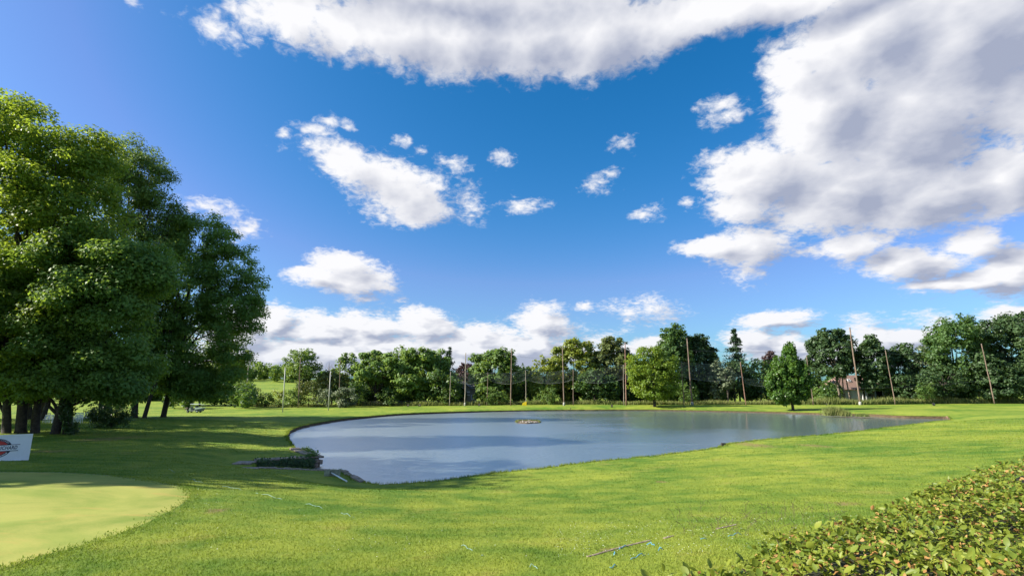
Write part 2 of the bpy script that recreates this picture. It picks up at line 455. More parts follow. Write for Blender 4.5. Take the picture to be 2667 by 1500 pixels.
rng = np.random.default_rng(11)
def grid(spc, x0, x1, y0, y1):
    gx, gy = np.meshgrid(np.arange(x0, x1, spc), np.arange(y0, y1, spc)); P = np.stack([gx.ravel(), gy.ravel()], 1)
    return P + rng.uniform(-0.3, 0.3, P.shape)*spc
parts = []
def ringkeep(P, r0, r1):
    r = np.hypot(P[:, 0], P[:, 1]-40); return P[(r >= r0) & (r < r1)]
parts.append(ringkeep(grid(1.1, -75, 75, -32, 112), 0, 68))
parts.append(ringkeep(grid(3.0, -170, 170, -130, 210), 68, 165))
parts.append(ringkeep(grid(20, -620, 620, -580, 660), 165, 600))
parts.append(ringkeep(grid(260, -5200, 5200, -5200, 5200), 600, 5200))
PTS = np.concatenate(parts)
d_, _ = pond_near(PTS[:, 0], PTS[:, 1])
PTS = PTS[~((d_ < 0.5) | in_poly(PTS[:, 0], PTS[:, 1], POND))]
GA = np.array(GREEN)
dg = np.min(np.hypot(PTS[:, None, 0]-GA[None, :, 0], PTS[:, None, 1]-GA[None, :, 1]), axis=1) if len(PTS) < 60000 else None
PTS = PTS[dg > 0.25]
npnd, ngr = len(POND), len(GREEN)
verts2 = [Vector((p[0], p[1])) for p in POND] + [Vector(g) for g in GREEN] + [Vector((float(p[0]), float(p[1]))) for p in PTS]
edges2 = [(i, (i+1) % npnd) for i in range(npnd)] + [(npnd+i, npnd+(i+1) % ngr) for i in range(ngr)]
cv, ce, cf, ov, oe, of_ = delaunay_2d_cdt(verts2, edges2, [], 0, 1e-5)
cv = np.array([(v.x, v.y) for v in cv]); cf = np.array([f for f in cf if len(f) == 3])
cen = cv[cf].mean(1)
keep = ~in_poly(cen[:, 0], cen[:, 1], POND); cf = cf[keep]; cen = cen[keep]
isg = in_poly(cen[:, 0], cen[:, 1], GREEN)
cz = H(cv[:, 0], cv[:, 1])
d_, bh_ = pond_near(cv[:, 0], cv[:, 1]); cz = np.where(d_ < 0.01, bh_, cz)
V3 = np.column_stack([cv, cz])
# make all triangles face up
def up(Fc):
    a, b, c = V3[Fc[:, 0]], V3[Fc[:, 1]], V3[Fc[:, 2]]
    nz = (b[:, 0]-a[:, 0])*(c[:, 1]-a[:, 1])-(b[:, 1]-a[:, 1])*(c[:, 0]-a[:, 0])
    Fc = Fc.copy(); s = nz < 0; Fc[s] = Fc[s][:, ::-1]; return Fc
def sub(Fc):
    u, inv = np.unique(Fc, return_inverse=True); return V3[u], inv.reshape(Fc.shape)

def lawn_colour(N, pos):
    """turf colour: broad light and dark bands, clumps, dry spots"""
    big = N.noise(pos, 0.10, 3.0, 0.55); mid = N.noise(pos, 0.8, 4.0, 0.6); fin = N.noise(pos, 9.0, 4.0, 0.65)
    band = N.noise(N.v('MULTIPLY', pos, (0.06, 0.34, 0.0)), 1.0, 3.0, 0.55)
    f = N.m('ADD', N.m('ADD', N.m('MULTIPLY', big, 0.45), N.m('MULTIPLY', mid, 0.36)), N.m('ADD', N.m('MULTIPLY', band, 0.30), N.m('MULTIPLY', fin, 0.10)))
    c = N.mix(N.ramp(f, 0.46, 0.76), (0.080, 0.160, 0.016, 1), (0.255, 0.295, 0.038, 1))
    dry = N.ramp(N.noise(pos, 0.42, 5.0, 0.7), 0.55, 0.74)
    return N.mix(N.m('MULTIPLY', dry, 0.60), c, (0.30, 0.27, 0.06, 1)), mid
def lawn_material():
    m = bpy.data.materials.new('lawn'); m.use_nodes = True; t = m.node_tree; N = NT(t); p = t.nodes['Principled BSDF']
    pos = N.n('ShaderNodeNewGeometry').outputs['Position']
    c, mid = lawn_colour(N, pos)
    # worn, bare patches
    wear = None
    for (px, py, rx, ry) in [(565,1328,42,10),(1722,1254,18,4),(2205,1311,60,9),(130,1175,95,8),(1960,1158,60,12),(2120,1160,50,8),(905,1122,30,4),(290,1142,90,14),(1590,1430,30,6)]:
        g0 = ground(px, py); gx = ground(px+rx, py); gy = ground(px, py-ry)
        rxm, rym = max(0.2, abs(gx.x-g0.x)), max(0.2, abs(gy.y-g0.y))
        q = N.v('LENGTH', N.v('MULTIPLY_ADD', pos, (1/rxm, 1/rym, 0), (-g0.x/rxm, -g0.y/rym, 0)))
        k = N.m('SUBTRACT', 1.15, q)
        wear = k if wear is None else N.m('MAXIMUM', wear, k)
    wn = N.m('ADD', wear, N.m('MULTIPLY', N.m('SUBTRACT', N.noise(pos, 2.2, 6.0, 0.75), 0.5), 2.6))
    c = N.mix(N.m('MULTIPLY', N.m('MULTIPLY', N.ramp(wn, 0.15, 0.9), 0.7), N.ramp(wear, -0.5, 0.3)), c, (0.24, 0.16, 0.075, 1))
    t.links.new(c, p.inputs['Base Color']); p.inputs['Roughness'].default_value = 0.85; p.inputs['Specular IOR Level'].default_value = 0.15
    b = N.n('ShaderNodeBump'); b.inputs['Strength'].default_value = 0.9; b.inputs['Distance'].default_value = 0.06
    hgt = N.m('ADD', N.noise(pos, 9.0, 6.0, 0.75), N.m('MULTIPLY', mid, 0.8))
    t.links.new(hgt, b.inputs['Height']); t.links.new(b.outputs[0], p.inputs['Normal'])
    return m
def green_material():
    m = bpy.data.materials.new('putting_green'); m.use_nodes = True; t = m.node_tree; N = NT(t); p = t.nodes['Principled BSDF']
    pos = N.n('ShaderNodeNewGeometry').outputs['Position']
    big = N.noise(pos, 0.30, 4.0, 0.6, 0.6); fin = N.noise(pos, 26.0, 4.0, 0.7)
    c = N.mix(N.ramp(N.m('ADD', N.m('MULTIPLY', big, 0.75), N.m('MULTIPLY', fin, 0.25)), 0.36, 0.64), (0.165, 0.225, 0.036, 1), (0.320, 0.315, 0.076, 1))
    # mowing passes and worn arcs round the hole area
    d = N.v('LENGTH', N.v('MULTIPLY', N.v('SUBTRACT', pos, (-21.0, 14.5, 0.0)), (0.55, 1.0, 0.0)))
    arc = N.m('SINE', N.m('ADD', N.m('MULTIPLY', d, 3.3), N.m('MULTIPLY', N.noise(pos, 0.5, 3.0, 0.6), 4.0)))
    c = N.mix(N.m('MULTIPLY', N.ramp(arc, -0.2, 1.0), 0.22), c, (0.36, 0.37, 0.085, 1))
    worn = N.ramp(N.noise(N.v('MULTIPLY', pos, (0.20, 0.62, 0)), 1.0, 5.0, 0.6, 1.4), 0.54, 0.72)
    c = N.mix(N.m('MULTIPLY', worn, 0.70), c, (0.40, 0.28, 0.08, 1))
    t.links.new(c, p.inputs['Base Color']); p.inputs['Roughness'].default_value = 0.8; p.inputs['Specular IOR Level'].default_value = 0.15
    b = N.n('ShaderNodeBump'); b.inputs['Strength'].default_value = 0.35; b.inputs['Distance'].default_value = 0.01
    t.links.new(N.noise(pos, 55.0, 5.0, 0.7), b.inputs['Height']); t.links.new(b.outputs[0], p.inputs['Normal'])
    return m
M_LAWN, M_GREEN = lawn_material(), green_material()
v_, f_ = sub(up(cf[~isg])); prop(link('lawn', np_mesh('lawn', v_, f_, smooth=True), M_LAWN), kind='structure')
v_, f_ = sub(up(cf[isg])); v_ = v_.copy(); v_[:, 2] -= 0.012
prop(link('putting_green', np_mesh('putting_green', v_, f_, smooth=True), M_GREEN), kind='structure')

# earth bank round the pond, falling from the lawn edge into the water
cenp = POND[:, :2]
tan = np.roll(cenp, -1, 0)-np.roll(cenp, 1, 0); tan /= np.linalg.norm(tan, axis=1)[:, None]+1e-9
area = 0.5*np.sum(cenp[:, 0]*np.roll(cenp[:, 1], -1)-np.roll(cenp[:, 0], -1)*cenp[:, 1])
nin = np.stack([-tan[:, 1], tan[:, 0]], 1)*(1 if area > 0 else -1)
rows = []
for off, zf in ((-0.05, 1.0), (0.02, 0.75), (0.06, 0.3), (0.16, -0.5)):
    wob = rng.normal(0, 0.02, len(POND))
    rows.append(np.column_stack([cenp+nin*(off+wob[:, None]), np.where(zf > 0, POND[:, 2]*zf, zf)+(0.004 if zf == 1.0 else 0)]))
Vb = np.concatenate(rows); nb = len(POND); fb = []
for r_ in range(3):
    for i in range(nb):
        j = (i+1) % nb; fb.append((r_*nb+i, r_*nb+j, (r_+1)*nb+j, (r_+1)*nb+i))
M_EARTH = mat_simple('earth', (0.085, 0.058, 0.032), 0.95, var=0.4, scale=3.0, bump=0.8, bscale=12.0)
prop(link('pond_bank', np_mesh('pond_bank', Vb, np.array(fb), smooth=True), M_EARTH), kind='structure')

def water_material():
    m = bpy.data.materials.new('pond_water'); m.use_nodes = True; t = m.node_tree; N = NT(t); p = t.nodes['Principled BSDF']
    pos = N.n('ShaderNodeNewGeometry').outputs['Position']
    p.inputs['Base Color'].default_value = (0.135, 0.195, 0.195, 1)
    p.inputs['Roughness'].default_value = 0.16; p.inputs['IOR'].default_value = 1.333
    p.inputs['Coat IOR'].default_value = 1.333; p.inputs['Coat Roughness'].default_value = 0.36
    sp = N.n('ShaderNodeSeparateXYZ'); t.links.new(pos, sp.inputs[0])
    wind = N.noise(N.v('MULTIPLY', pos, (0.03, 0.08, 0)), 1.0, 3.0, 0.5, 0.8)
    # ruffled by the wind on the open left part, calmer in the lee of the right bank
    lee = N.ramp(N.m('ADD', N.m('MULTIPLY', sp.outputs[0], 0.018), N.m('MULTIPLY', wind, 0.9)), 0.50, 1.08)
    calm = N.m('SUBTRACT', 1.0, lee)
    t.links.new(N.m('MULTIPLY_ADD', calm, 0.12, 0.16), p.inputs['Roughness'])
    t.links.new(calm, p.inputs['Coat Weight'])
    w1 = N.noise(N.v('MULTIPLY', pos, (1.0, 1.25, 1.0)), 2.4, 4.0, 0.6, 0.6)
    w2 = N.noise(N.v('MULTIPLY', pos, (0.6, 1.2, 1.0)), 0.9, 2.0, 0.5, 0.3)
    hgt = N.m('ADD', N.m('MULTIPLY', w1, 0.6), N.m('MULTIPLY', w2, 0.9))
    b = N.n('ShaderNodeBump'); b.inputs['Distance'].default_value = 0.20
    t.links.new(N.m('MULTIPLY_ADD', calm, 0.60, 0.09), b.inputs['Strength'])
    t.links.new(hgt, b.inputs['Height']); t.links.new(b.outputs[0], p.inputs['Normal'])
    gl = N.n('ShaderNodeBsdfGlossy'); t.links.new(b.outputs[0], gl.inputs['Normal']); t.links.new(N.m('MULTIPLY_ADD', calm, 0.24, 0.08), gl.inputs['Roughness'])
    mx = N.n('ShaderNodeMixShader'); t.links.new(N.m('MULTIPLY_ADD', calm, 0.22, 0.36), mx.inputs[0])
    t.links.new(p.outputs[0], mx.inputs[1]); t.links.new(gl.outputs[0], mx.inputs[2]); t.links.new(mx.outputs[0], t.nodes['Material Output'].inputs[0])
    return m
wm = bpy.data.meshes.new('pond'); bm = bmesh.new()
bm.faces.new([bm.verts.new((p[0], p[1], 0.0)) for p in POND]); bmesh.ops.triangulate(bm, faces=list(bm.faces)); bmesh.ops.recalc_face_normals(bm, faces=bm.faces)
bm.to_mesh(wm); bm.free()
if wm.polygons[0].normal.z < 0: wm.flip_normals()
prop(link('pond_water', wm, water_material()), kind='structure')

# ------------------------------------------------------------------ trees
M_BARK = mat_simple('bark', (0.042, 0.034, 0.027), 0.9, var=0.45, scale=4.0, bump=0.9, bscale=14.0)
M_BARK2 = mat_simple('pale_bark', (0.16, 0.13, 0.10), 0.9, var=0.35, scale=4.0, bump=0.8, bscale=14.0)
LEAF = {
 'maple':  mat_leaf('maple_leaves', (0.072, 0.155, 0.022), (0.200, 0.285, 0.034), (0.50, 0.64, 0.05), 0.42),
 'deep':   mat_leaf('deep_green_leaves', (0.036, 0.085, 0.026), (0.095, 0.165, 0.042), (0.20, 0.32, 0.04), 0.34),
 'grove':  mat_leaf('grove_leaves', (0.068, 0.155, 0.046), (0.172, 0.280, 0.072), (0.40, 0.58, 0.06), 0.38, spec=0.2),
 'mid':    mat_leaf('mid_green_leaves', (0.062, 0.132, 0.030), (0.150, 0.235, 0.055), (0.32, 0.44, 0.06), 0.36),
 'bright': mat_leaf('bright_green_leaves', (0.090, 0.178, 0.038), (0.205, 0.310, 0.080), (0.38, 0.52, 0.08), 0.38),
 'yellow': mat_leaf('yellow_green_leaves', (0.110, 0.172, 0.022), (0.265, 0.300, 0.050), (0.48, 0.52, 0.05), 0.36),
 'gold':   mat_leaf('golden_green_leaves', (0.085, 0.165, 0.014), (0.200, 0.275, 0.028), (0.44, 0.55, 0.04), 0.40),
 'olive':  mat_leaf('olive_leaves', (0.070, 0.105, 0.026), (0.160, 0.185, 0.055), (0.26, 0.29, 0.06), 0.32),
 'silver': mat_leaf('silver_leaves', (0.110, 0.150, 0.085), (0.235, 0.270, 0.160), (0.26, 0.31, 0.15), 0.30),
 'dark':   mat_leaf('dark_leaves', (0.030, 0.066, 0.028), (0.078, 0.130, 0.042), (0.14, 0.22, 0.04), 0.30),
 'needle': mat_leaf('fir_needles', (0.022, 0.055, 0.026), (0.062, 0.115, 0.046), (0.08, 0.14, 0.04), 0.20, 0.6),
 'purple': mat_leaf('purple_leaves', (0.050, 0.034, 0.034), (0.115, 0.070, 0.068), (0.16, 0.08, 0.07), 0.32),
 'ivy':    mat_leaf('ivy_leaves', (0.0203, 0.0522, 0.0145), (0.0653, 0.1305, 0.029), (0.125, 0.2125, 0.025), 0.25, 0.35, spec=0.5),
 'tall':   mat_leaf('tall_grass_blades', (0.087, 0.1377, 0.029), (0.2755, 0.2755, 0.1015), (0.3, 0.3375, 0.075), 0.30, 0.6, 0.3, 0.2),
 'hornbeam': mat_leaf('hornbeam_leaves', (0.032, 0.095, 0.014), (0.095, 0.175, 0.028), (0.22, 0.36, 0.03), 0.34, 0.42),
}
def grass_material():
    m = bpy.data.materials.new('grass_blades'); m.use_nodes = True; t = m.node_tree; N = NT(t); p = t.nodes['Principled BSDF']; out = t.nodes['Material Output']
    pos = N.n('ShaderNodeNewGeometry').outputs['Position']; at = N.n('ShaderNodeAttribute'); at.attribute_name = 'tint'
    c, _m = lawn_colour(N, pos)
    hv = N.n('ShaderNodeHueSaturation'); t.links.new(c, hv.inputs['Color']); t.links.new(N.m('MULTIPLY_ADD', at.outputs['Fac'], 0.55, 0.72), hv.inputs['Value'])
    t.links.new(hv.outputs[0], p.inputs['Base Color']); p.inputs['Roughness'].default_value = 0.6; p.inputs['Specular IOR Level'].default_value = 0.2
    tr = N.n('ShaderNodeBsdfTranslucent'); t.links.new(N.mix(1.0, hv.outputs[0], (1.25, 1.25, 1.0, 1), 'MULTIPLY'), tr.inputs[0])
    mx = N.n('ShaderNodeMixShader'); mx.inputs[0].default_value = 0.35
    t.links.new(p.outputs[0], mx.inputs[1]); t.links.new(tr.outputs[0], mx.inputs[2]); t.links.new(mx.outputs[0], out.inputs[0])
    return m
LEAF['grass'] = grass_material()
def unit(v): return v/(np.linalg.norm(v, axis=1)[:, None]+1e-9)
def leaf_quads(C, Nn, size, rg, asp=0.62, tint=None):
    """one folded, pointed leaf per centre"""
    n = len(C); s = size*rg.uniform(0.7, 1.3, n)[:, None]
    T = unit(np.cross(Nn, rg.normal(0, 1, (n, 3)))); B = np.cross(Nn, T)
    fold = Nn*s*0.25
    V = np.empty((n, 4, 3), np.float32)
    V[:, 0] = C-T*s; V[:, 1] = C+B*s*asp+fold; V[:, 2] = C+T*s; V[:, 3] = C-B*s*asp+fold
    tn = np.repeat(rg.uniform(0, 1, n) if tint is None else tint, 4)
    return V.reshape(-1, 3), np.arange(n*4).reshape(-1, 4), tn
def clump_points(lobes, n, clump, rg, inner=0.45, flat=0.7, updir=0.5, upright=1.0):
    """leaf positions and facing: many small sprays spread over and through the lobes"""
    w = np.array([(r[0]*r[1]+r[0]*r[2]+r[1]*r[2]) for c, r in lobes]); w = w/w.sum()
    nc = max(6, int(sum((r[0]*r[1]+r[0]*r[2]+r[1]*r[2])*4.2 for c, r in lobes)/(clump*clump*2.4)))
    which = rg.choice(len(lobes), nc, p=w)
    D = unit(rg.normal(0, 1, (nc, 3)))
    fr = inner+(1-inner)*np.sqrt(rg.uniform(0, 1, nc))
    cc = np.array([lobes[k][0] for k in which]); rr = np.array([lobes[k][1] for k in which])
    CC = cc + D*np.maximum(rr-clump*0.2, rr*0.6)*fr[:, None]
    rc = clump*rg.uniform(0.55, 1.35, nc)
    ct = np.clip(rg.normal(0.5, 0.22, nc), 0, 1)
    k = rg.choice(nc, n, p=(rc**2)/(rc**2).sum())
    d = unit(rg.normal(0, 1, (n, 3))); u = rg.uniform(0, 1, n)**0.45
    off = d*(rc[k]*u)[:, None]; off[:, 2] *= flat*upright
    if upright > 1: off[:, :2] *= 0.7
    C = CC[k]+off
    Nn = unit(d*0.55 + unit(D[k])*0.35 + np.array([0, 0, updir]) + rg.normal(0, 0.45, (n, 3)))
    t = np.clip(ct[k]*0.6+rg.uniform(0, 0.4, n), 0, 1)
    return C, Nn, t, CC, rc
def wob_path(a, b, n, amp, rg):
    a, b = np.array(a, float), np.array(b, float)
    out = []
    for i in range(n+1):
        t = i/n; e = math.sin(math.pi*t)
        out.append(tuple(a+(b-a)*t+rg.normal(0, amp, 3)*e*(1, 1, 0.4)+np.array([0, 0, e*np.linalg.norm((b-a)[:2])*0.12])))
    return out
def make_tree(name, label, cat, base, lobes, n, leaf, kind, trunk_r, seed, group=None, clump=None, bark=None, lean=None, twigs=3, fork=0.4, asp=0.62, flat=0.7, upright=1.0, inner=0.45, trunks=None, updir=0.5):
    rg = np.random.default_rng(seed)
    root = empty(name, base); prop(root, label, cat, group)
    L = [(np.array(c, float)-np.array(base, float), np.array(r, float)) for c, r in lobes]
    mean_r = np.mean([r.mean() for c, r in L]); clump = clump or max(0.5, min(1.6, mean_r*0.34))
    C, Nn, t, CC, rc = clump_points(L, n, clump, rg, inner, flat, updir, upright)
    V, Fc, tn = leaf_quads(C, Nn, leaf, rg, asp, t)
    link('crown', np_mesh('crown', V, Fc, tn), LEAF[kind], root)
    mb = MB()
    top = np.average([c for c, r in L], axis=0, weights=[r.prod() for c, r in L])
    hi = max(c[2]+r[2]*0.5 for c, r in L)
    if lean is None: lean = (top[0]*0.5, top[1]*0.5)
    tt = (lean[0], lean[1], hi*0.72)
    P = wob_path((0, 0, -0.25), tt, 7, trunk_r*0.35, rg)
    rad = [trunk_r*(1.25 if i == 0 else 1.0)*(1-0.72*i/7) for i in range(8)]
    P.insert(1, tuple(np.array(P[0])*0.85+np.array(P[1])*0.15)); rad.insert(1, trunk_r*1.02); rad[0] = trunk_r*1.45
    mb.tube(P, rad, 9)
    for (bx, by, tx, ty, r2) in (trunks or []):
        Q = wob_path((bx, by, -0.2), (tx, ty, hi*0.6), 6, r2*0.4, rg); mb.tube(Q, [r2*(1.2-0.8*i/6) for i in range(7)], 7)
    for c, r in L:
        s = P[min(8, max(2, int(8*fork)+rg.integers(0, 3)))]
        if c[2] < s[2]+0.5: s = P[2]
        Q = wob_path(s, c, 5, 0.12*mean_r*0.5, rg); r0 = trunk_r*0.42
        mb.tube(Q, [r0*(1-0.75*i/5) for i in range(6)], 6, False)
        near = np.argsort(np.linalg.norm(CC-c, axis=1))
        for k in rg.choice(near[:max(4, len(near)//max(1, len(L)))], twigs):
            Q2 = wob_path(Q[3], CC[k], 3, 0.06*mean_r, rg); mb.tube(Q2, [r0*0.38, r0*0.3, r0*0.2, r0*0.08], 5, False)
    mb.build('trunk', bark or M_BARK, root, smooth=True)
    return root
def px_lobes(Y, spec, depth=None, seed=0):
    """lobes given as photo ellipses at a distance Y; each gets real depth"""
    rg = np.random.default_rng(seed); out = []
    for q in spec:
        px, py, rx, ry = q[:4]; dy = q[4] if len(q) > 4 else rg.uniform(-1, 1)*0.25*rx*Y/F
        c = aty(px, py, Y+dy); t = (Y+dy)/ray(px, py).y/F
        out.append((tuple(c), (rx*t, (depth or 0.9)*(rx+ry)/2*t, ry*t)))
    return out
def box_lobes(Y, x0, x1, yt, yb, seed, k=8, tall=1.0):
    """crown filling a photo box: a core with uneven lobes round it"""
    rg = np.random.default_rng(seed); cx, cy, rx, ry = (x0+x1)/2, (yt+yb)/2, (x1-x0)/2, (yb-yt)/2
    rx, ry = rx*1.17, ry*1.07
    sp = [(cx, cy, rx*0.72, ry*0.76, 0.0)]
    for i in range(k):
        a = 2*math.pi*(i+rg.uniform(-0.3, 0.3))/k; s = rg.uniform(0.22, 0.46)
        m_ = rg.uniform(0.95, 1.08)
        sp.append((cx+math.cos(a)*rx*(m_-s), cy-math.sin(a)*ry*(m_-s*0.9), rx*s, ry*s*rg.uniform(0.75, 1.0), rg.uniform(-0.6, 0.6)*rx*Y/F))
    return px_lobes(Y, sp, 0.95, seed)
def gbase(x, y): return (x, y, h1(x, y))
def bg_tree(name, label, x0, x1, yt, yb, Y, kind, seed, n=None, leaf=0.36, tr=0.28, base_px=None, cat='tree', group='trees beyond the range net', k=11, **kw):
    lobes = box_lobes(Y, x0, x1, yt, yb, seed, k)
    bx = aty(base_px if base_px is not None else (x0+x1)/2, 1045, Y).x
    area_px = (x1-x0)*(yb-yt)*(Y/F)**2
    n = n or int(min(17000, max(1800, area_px*3.4/(leaf*leaf*1.24)*1.15)))
    return make_tree(name, label, cat, gbase(bx, Y), lobes, n, leaf, kind, tr, seed, group, **kw)

# --- the tall trees on the left
GT = 'tall trees of the grove on the left'
def g3(px, py):
    p = ground(px, py); return (p.x, p.y, p.z)
def left_tree(label, base_px, spec, n, leaf, kind, tr, seed, **kw):
    b = g3(*base_px); return make_tree('grove_tree', label, 'tree', b, px_lobes(b[1], spec, 0.95, seed), n, leaf, kind, tr, seed, GT, clump=1.45, twigs=4, flat=0.58, updir=0.65, **kw)
left_tree('tall sunlit yellow green maple at the left edge of the photo', (54,1128),
  [(-80,380,150,170),(10,360,110,130),(60,420,130,150),(240,400,70,75),(150,470,130,150),(-30,640,190,190),(120,660,160,180),(220,600,95,140),(60,850,190,150),(-80,860,160,150),(180,830,120,140)], 110000, 0.155, 'maple', 0.40, 101, inner=0.35)
left_tree('dark leafy grove tree with broad crown behind the white advertising board', (143,1130),
  [(230,720,120,150),(190,930,130,100),(290,870,110,130),(330,740,100,120),(90,980,120,70),(390,700,80,90),(340,960,90,70),(200,1005,120,42),(60,1010,110,38),(320,1010,70,42)], 72000, 0.155, 'grove', 0.36, 102, inner=0.35)
left_tree('pale green grove tree whose airy top stands behind the maple', (350,1088),
  [(330,440,95,90),(390,480,60,80),(300,520,100,110),(400,570,60,85),(360,640,90,100),(430,640,55,70),(440,560,35,45),(260,440,70,90)], 46000, 0.17, 'mid', 0.42, 103, inner=0.4)
left_tree('dark grove tree at the right end of the grove with overhanging branches', (425,1086),
  [(520,625,80,80),(580,625,45,55),(470,600,50,55),(480,760,110,110),(590,690,75,95),(600,790,85,90),(500,890,120,110),(585,865,65,80),(660,745,48,60),(650,820,40,50),(430,960,90,70),(500,985,80,50),(565,985,70,50),(430,1010,85,38),(612,945,40,55),(480,1022,80,26),(565,1020,55,24),(400,850,90,100)], 108000, 0.175, 'grove', 0.40, 104, inner=0.35)
left_tree('dark grove tree leaning right with a slanting bare trunk', (375,1088), [(430,800,80,90),(400,930,90,80),(470,700,60,70)], 22000, 0.14, 'grove', 0.30, 105, lean=(3.2, 0.5))
left_tree('grove tree with ivy on its trunk left of the low leafy bush', (175,1130), [(180,760,110,110),(250,960,90,70),(140,880,100,90)], 26000, 0.13, 'grove', 0.34, 106)
left_tree('grove tree with the third thick dark trunk counted from the left edge', (92,1128), [(100,760,110,120),(40,960,110,70)], 20000, 0.13, 'grove', 0.34, 107)
left_tree('grove tree with the thick dark trunk nearest the left edge', (17,1128), [(-20,800,130,140),(-60,960,110,70)], 20000, 0.13, 'grove', 0.34, 108)
left_tree('slim grove tree far back with a thin trunk seen between the thick ones', (75,1092), [(80,700,120,130),(60,900,130,90)], 11000, 0.2, 'mid', 0.30, 109)
left_tree('slanting slim grove tree behind the white chairs', (110,1094), [(170,640,120,120),(150,900,110,80)], 11000, 0.2, 'mid', 0.28, 110, lean=(2.4, 0))
left_tree('grove tree standing behind the low leafy bush', (262,1087), [(280,760,110,110),(280,950,100,70)], 14000, 0.18, 'grove', 0.34, 111)
left_tree('small bright green tree at the far right foot of the grove', (603,1056), [(612,925,40,40),(590,970,58,50),(622,1005,40,38),(570,1015,55,32),(560,950,45,45)], 22000, 0.22, 'gold', 0.22, 112)
left_tree('low dark tree behind the golf cart at the foot of the grove', (520,1056), [(520,1000,60,42),(470,985,60,45),(560,1010,50,32)], 11000, 0.22, 'dark', 0.22, 113)
ORD = ['leafy third nearest to the camera', 'short one nearest to the camera', 'tall one behind the nearest two', 'fifth nearest', 'bushy one left of the others', 'seventh nearest', 'farthest but one', 'one behind the chairs', 'farthest and lowest']
# grove trees just left of the photo: their shadows lie across the lawn and the pond corner
for i, (x, y, hh, rr) in enumerate([(-45, 22, 27, 8.0), (-43, 16.0, 20, 6.0), (-45, 29.5, 28, 8.0), (-58, 33, 26, 9.0), (-64, 24, 24, 8.5), (-72, 52, 26, 9.0), (-78, 70, 25, 9.0), (-66, 62, 26, 9.0), (-70, 78, 22, 7.5)]):
    b = gbase(x, y); q = np.random.default_rng(140+i)
    lobes = [((x, y, b[2]+hh*0.55), (rr*0.8, rr*0.8, hh*0.34))]
    for k in range(6):
        a = k*1.05+q.uniform(-.3, .3); lobes.append(((x+math.cos(a)*rr*0.55, y+math.sin(a)*rr*0.55, b[2]+hh*(0.36+0.09*(k % 4)+0.1)), (rr*0.45, rr*0.45, hh*0.17)))
    lobes.append(((x, y, b[2]+hh*0.84), (rr*0.5, rr*0.5, hh*0.16)))
    make_tree('grove_tree', ORD[i]+' of the grove trees that stand outside the left edge', 'tree', b, lobes, 6000, 0.40, 'maple' if i % 2 else 'grove', 0.5, 140+i, GT, clump=1.6)

# --- single trees on the far lawn
b = g3(1705, 1058)
make_tree('lawn_tree', 'round golden green tree standing alone on the far lawn in front of the net', 'tree', b,
  px_lobes(b[1], [(1698,985,56,52),(1690,935,42,36),(1730,950,34,34),(1660,965,28,42),(1668,1005,32,30),(1735,1005,34,28),(1700,1025,44,18),(1755,985,16,30),(1705,918,24,16),(1645,940,14,22)], 0.95, 7), 19000, 0.22, 'gold', 0.38, 201, bark=M_BARK, fork=0.15)
b = g3(2066, 1068)
make_tree('lawn_tree', 'flame shaped dark green hornbeam standing alone at the far pond edge', 'tree', b,
  px_lobes(b[1], [(2058,990,48,48),(2030,985,32,45),(2085,985,28,45),(2056,932,20,34),(2061,908,8,20),(2030,956,16,28),(2082,958,15,24),(2040,1030,38,22),(2080,1030,26,22),(2012,1000,20,30),(2098,1005,14,30)], 0.95, 8), 24000, 0.23, 'hornbeam', 0.30, 202, clump=0.65, upright=1.6, updir=0.2, fork=0.15)

# --- the trees behind the net, left to right
bg_tree('poplar', 'tall airy poplar with small leaves between the two white posts', 742, 832, 908, 1000, 138, 'mid', 301, n=5200, leaf=0.24, base_px=782, tr=0.25)
bg_tree('background_tree', 'olive brown leafy tree right of the airy poplar', 822, 905, 962, 1042, 140, 'olive', 302)
bg_tree('background_tree', 'green tree behind the silver bush with upright top', 868, 938, 922, 1040, 146, 'mid', 303)
bg_tree('background_tree', 'bright green ash with a forked dark trunk showing below its crown', 925, 1040, 915, 1012, 140, 'bright', 304, base_px=977, tr=0.36, n=9500, bark=M_BARK, fork=0.15)
bg_tree('background_tree', 'dark green tree rising behind the bright ash', 1000, 1085, 903, 1040, 152, 'mid', 305)
bg_tree('background_tree', 'big round bright green tree left of the purple leaved tree', 1036, 1182, 905, 1042, 142, 'bright', 306, n=17000)
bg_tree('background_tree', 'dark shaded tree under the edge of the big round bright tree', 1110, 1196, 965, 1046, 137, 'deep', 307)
bg_tree('background_tree', 'purple leaved tree above the grey house', 1190, 1236, 948, 1002, 158, 'purple', 308)
bg_tree('background_tree', 'mid green rounded tree just right of the grey house', 1226, 1352, 910, 1046, 141, 'mid', 309, n=17000)
bg_tree('background_tree', 'low dark tree in the dip left of the yellow green trees', 1330, 1400, 948, 1044, 148, 'deep', 310)
bg_tree('background_tree', 'yellow green tree at the left of the tall yellow topped pair', 1383, 1452, 930, 1042, 141, 'yellow', 311)
bg_tree('background_tree', 'tall yellow topped tree behind the pole with the white foot', 1432, 1560, 884, 1044, 145, 'yellow', 312, n=17000)
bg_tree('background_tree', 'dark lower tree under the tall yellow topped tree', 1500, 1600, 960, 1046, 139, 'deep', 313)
bg_tree('background_tree', 'tall olive green tree right of the yellow topped one', 1550, 1645, 882, 1044, 147, 'olive', 314, n=13000)
bg_tree('background_tree', 'dark green tree in the gap behind the round golden tree', 1620, 1720, 925, 1046, 150, 'deep', 315)
bg_tree('background_tree', 'tallest dark green tree behind the round golden lawn tree', 1712, 1800, 850, 1046, 145, 'deep', 316, n=17000)
bg_tree('background_tree', 'dark spreading tree right of the tallest dark tree', 1780, 1862, 868, 1048, 148, 'dark', 317, n=13000)
bg_tree('background_tree', 'pale grey green tree left of the fir', 1846, 1888, 935, 1042, 143, 'silver', 318)
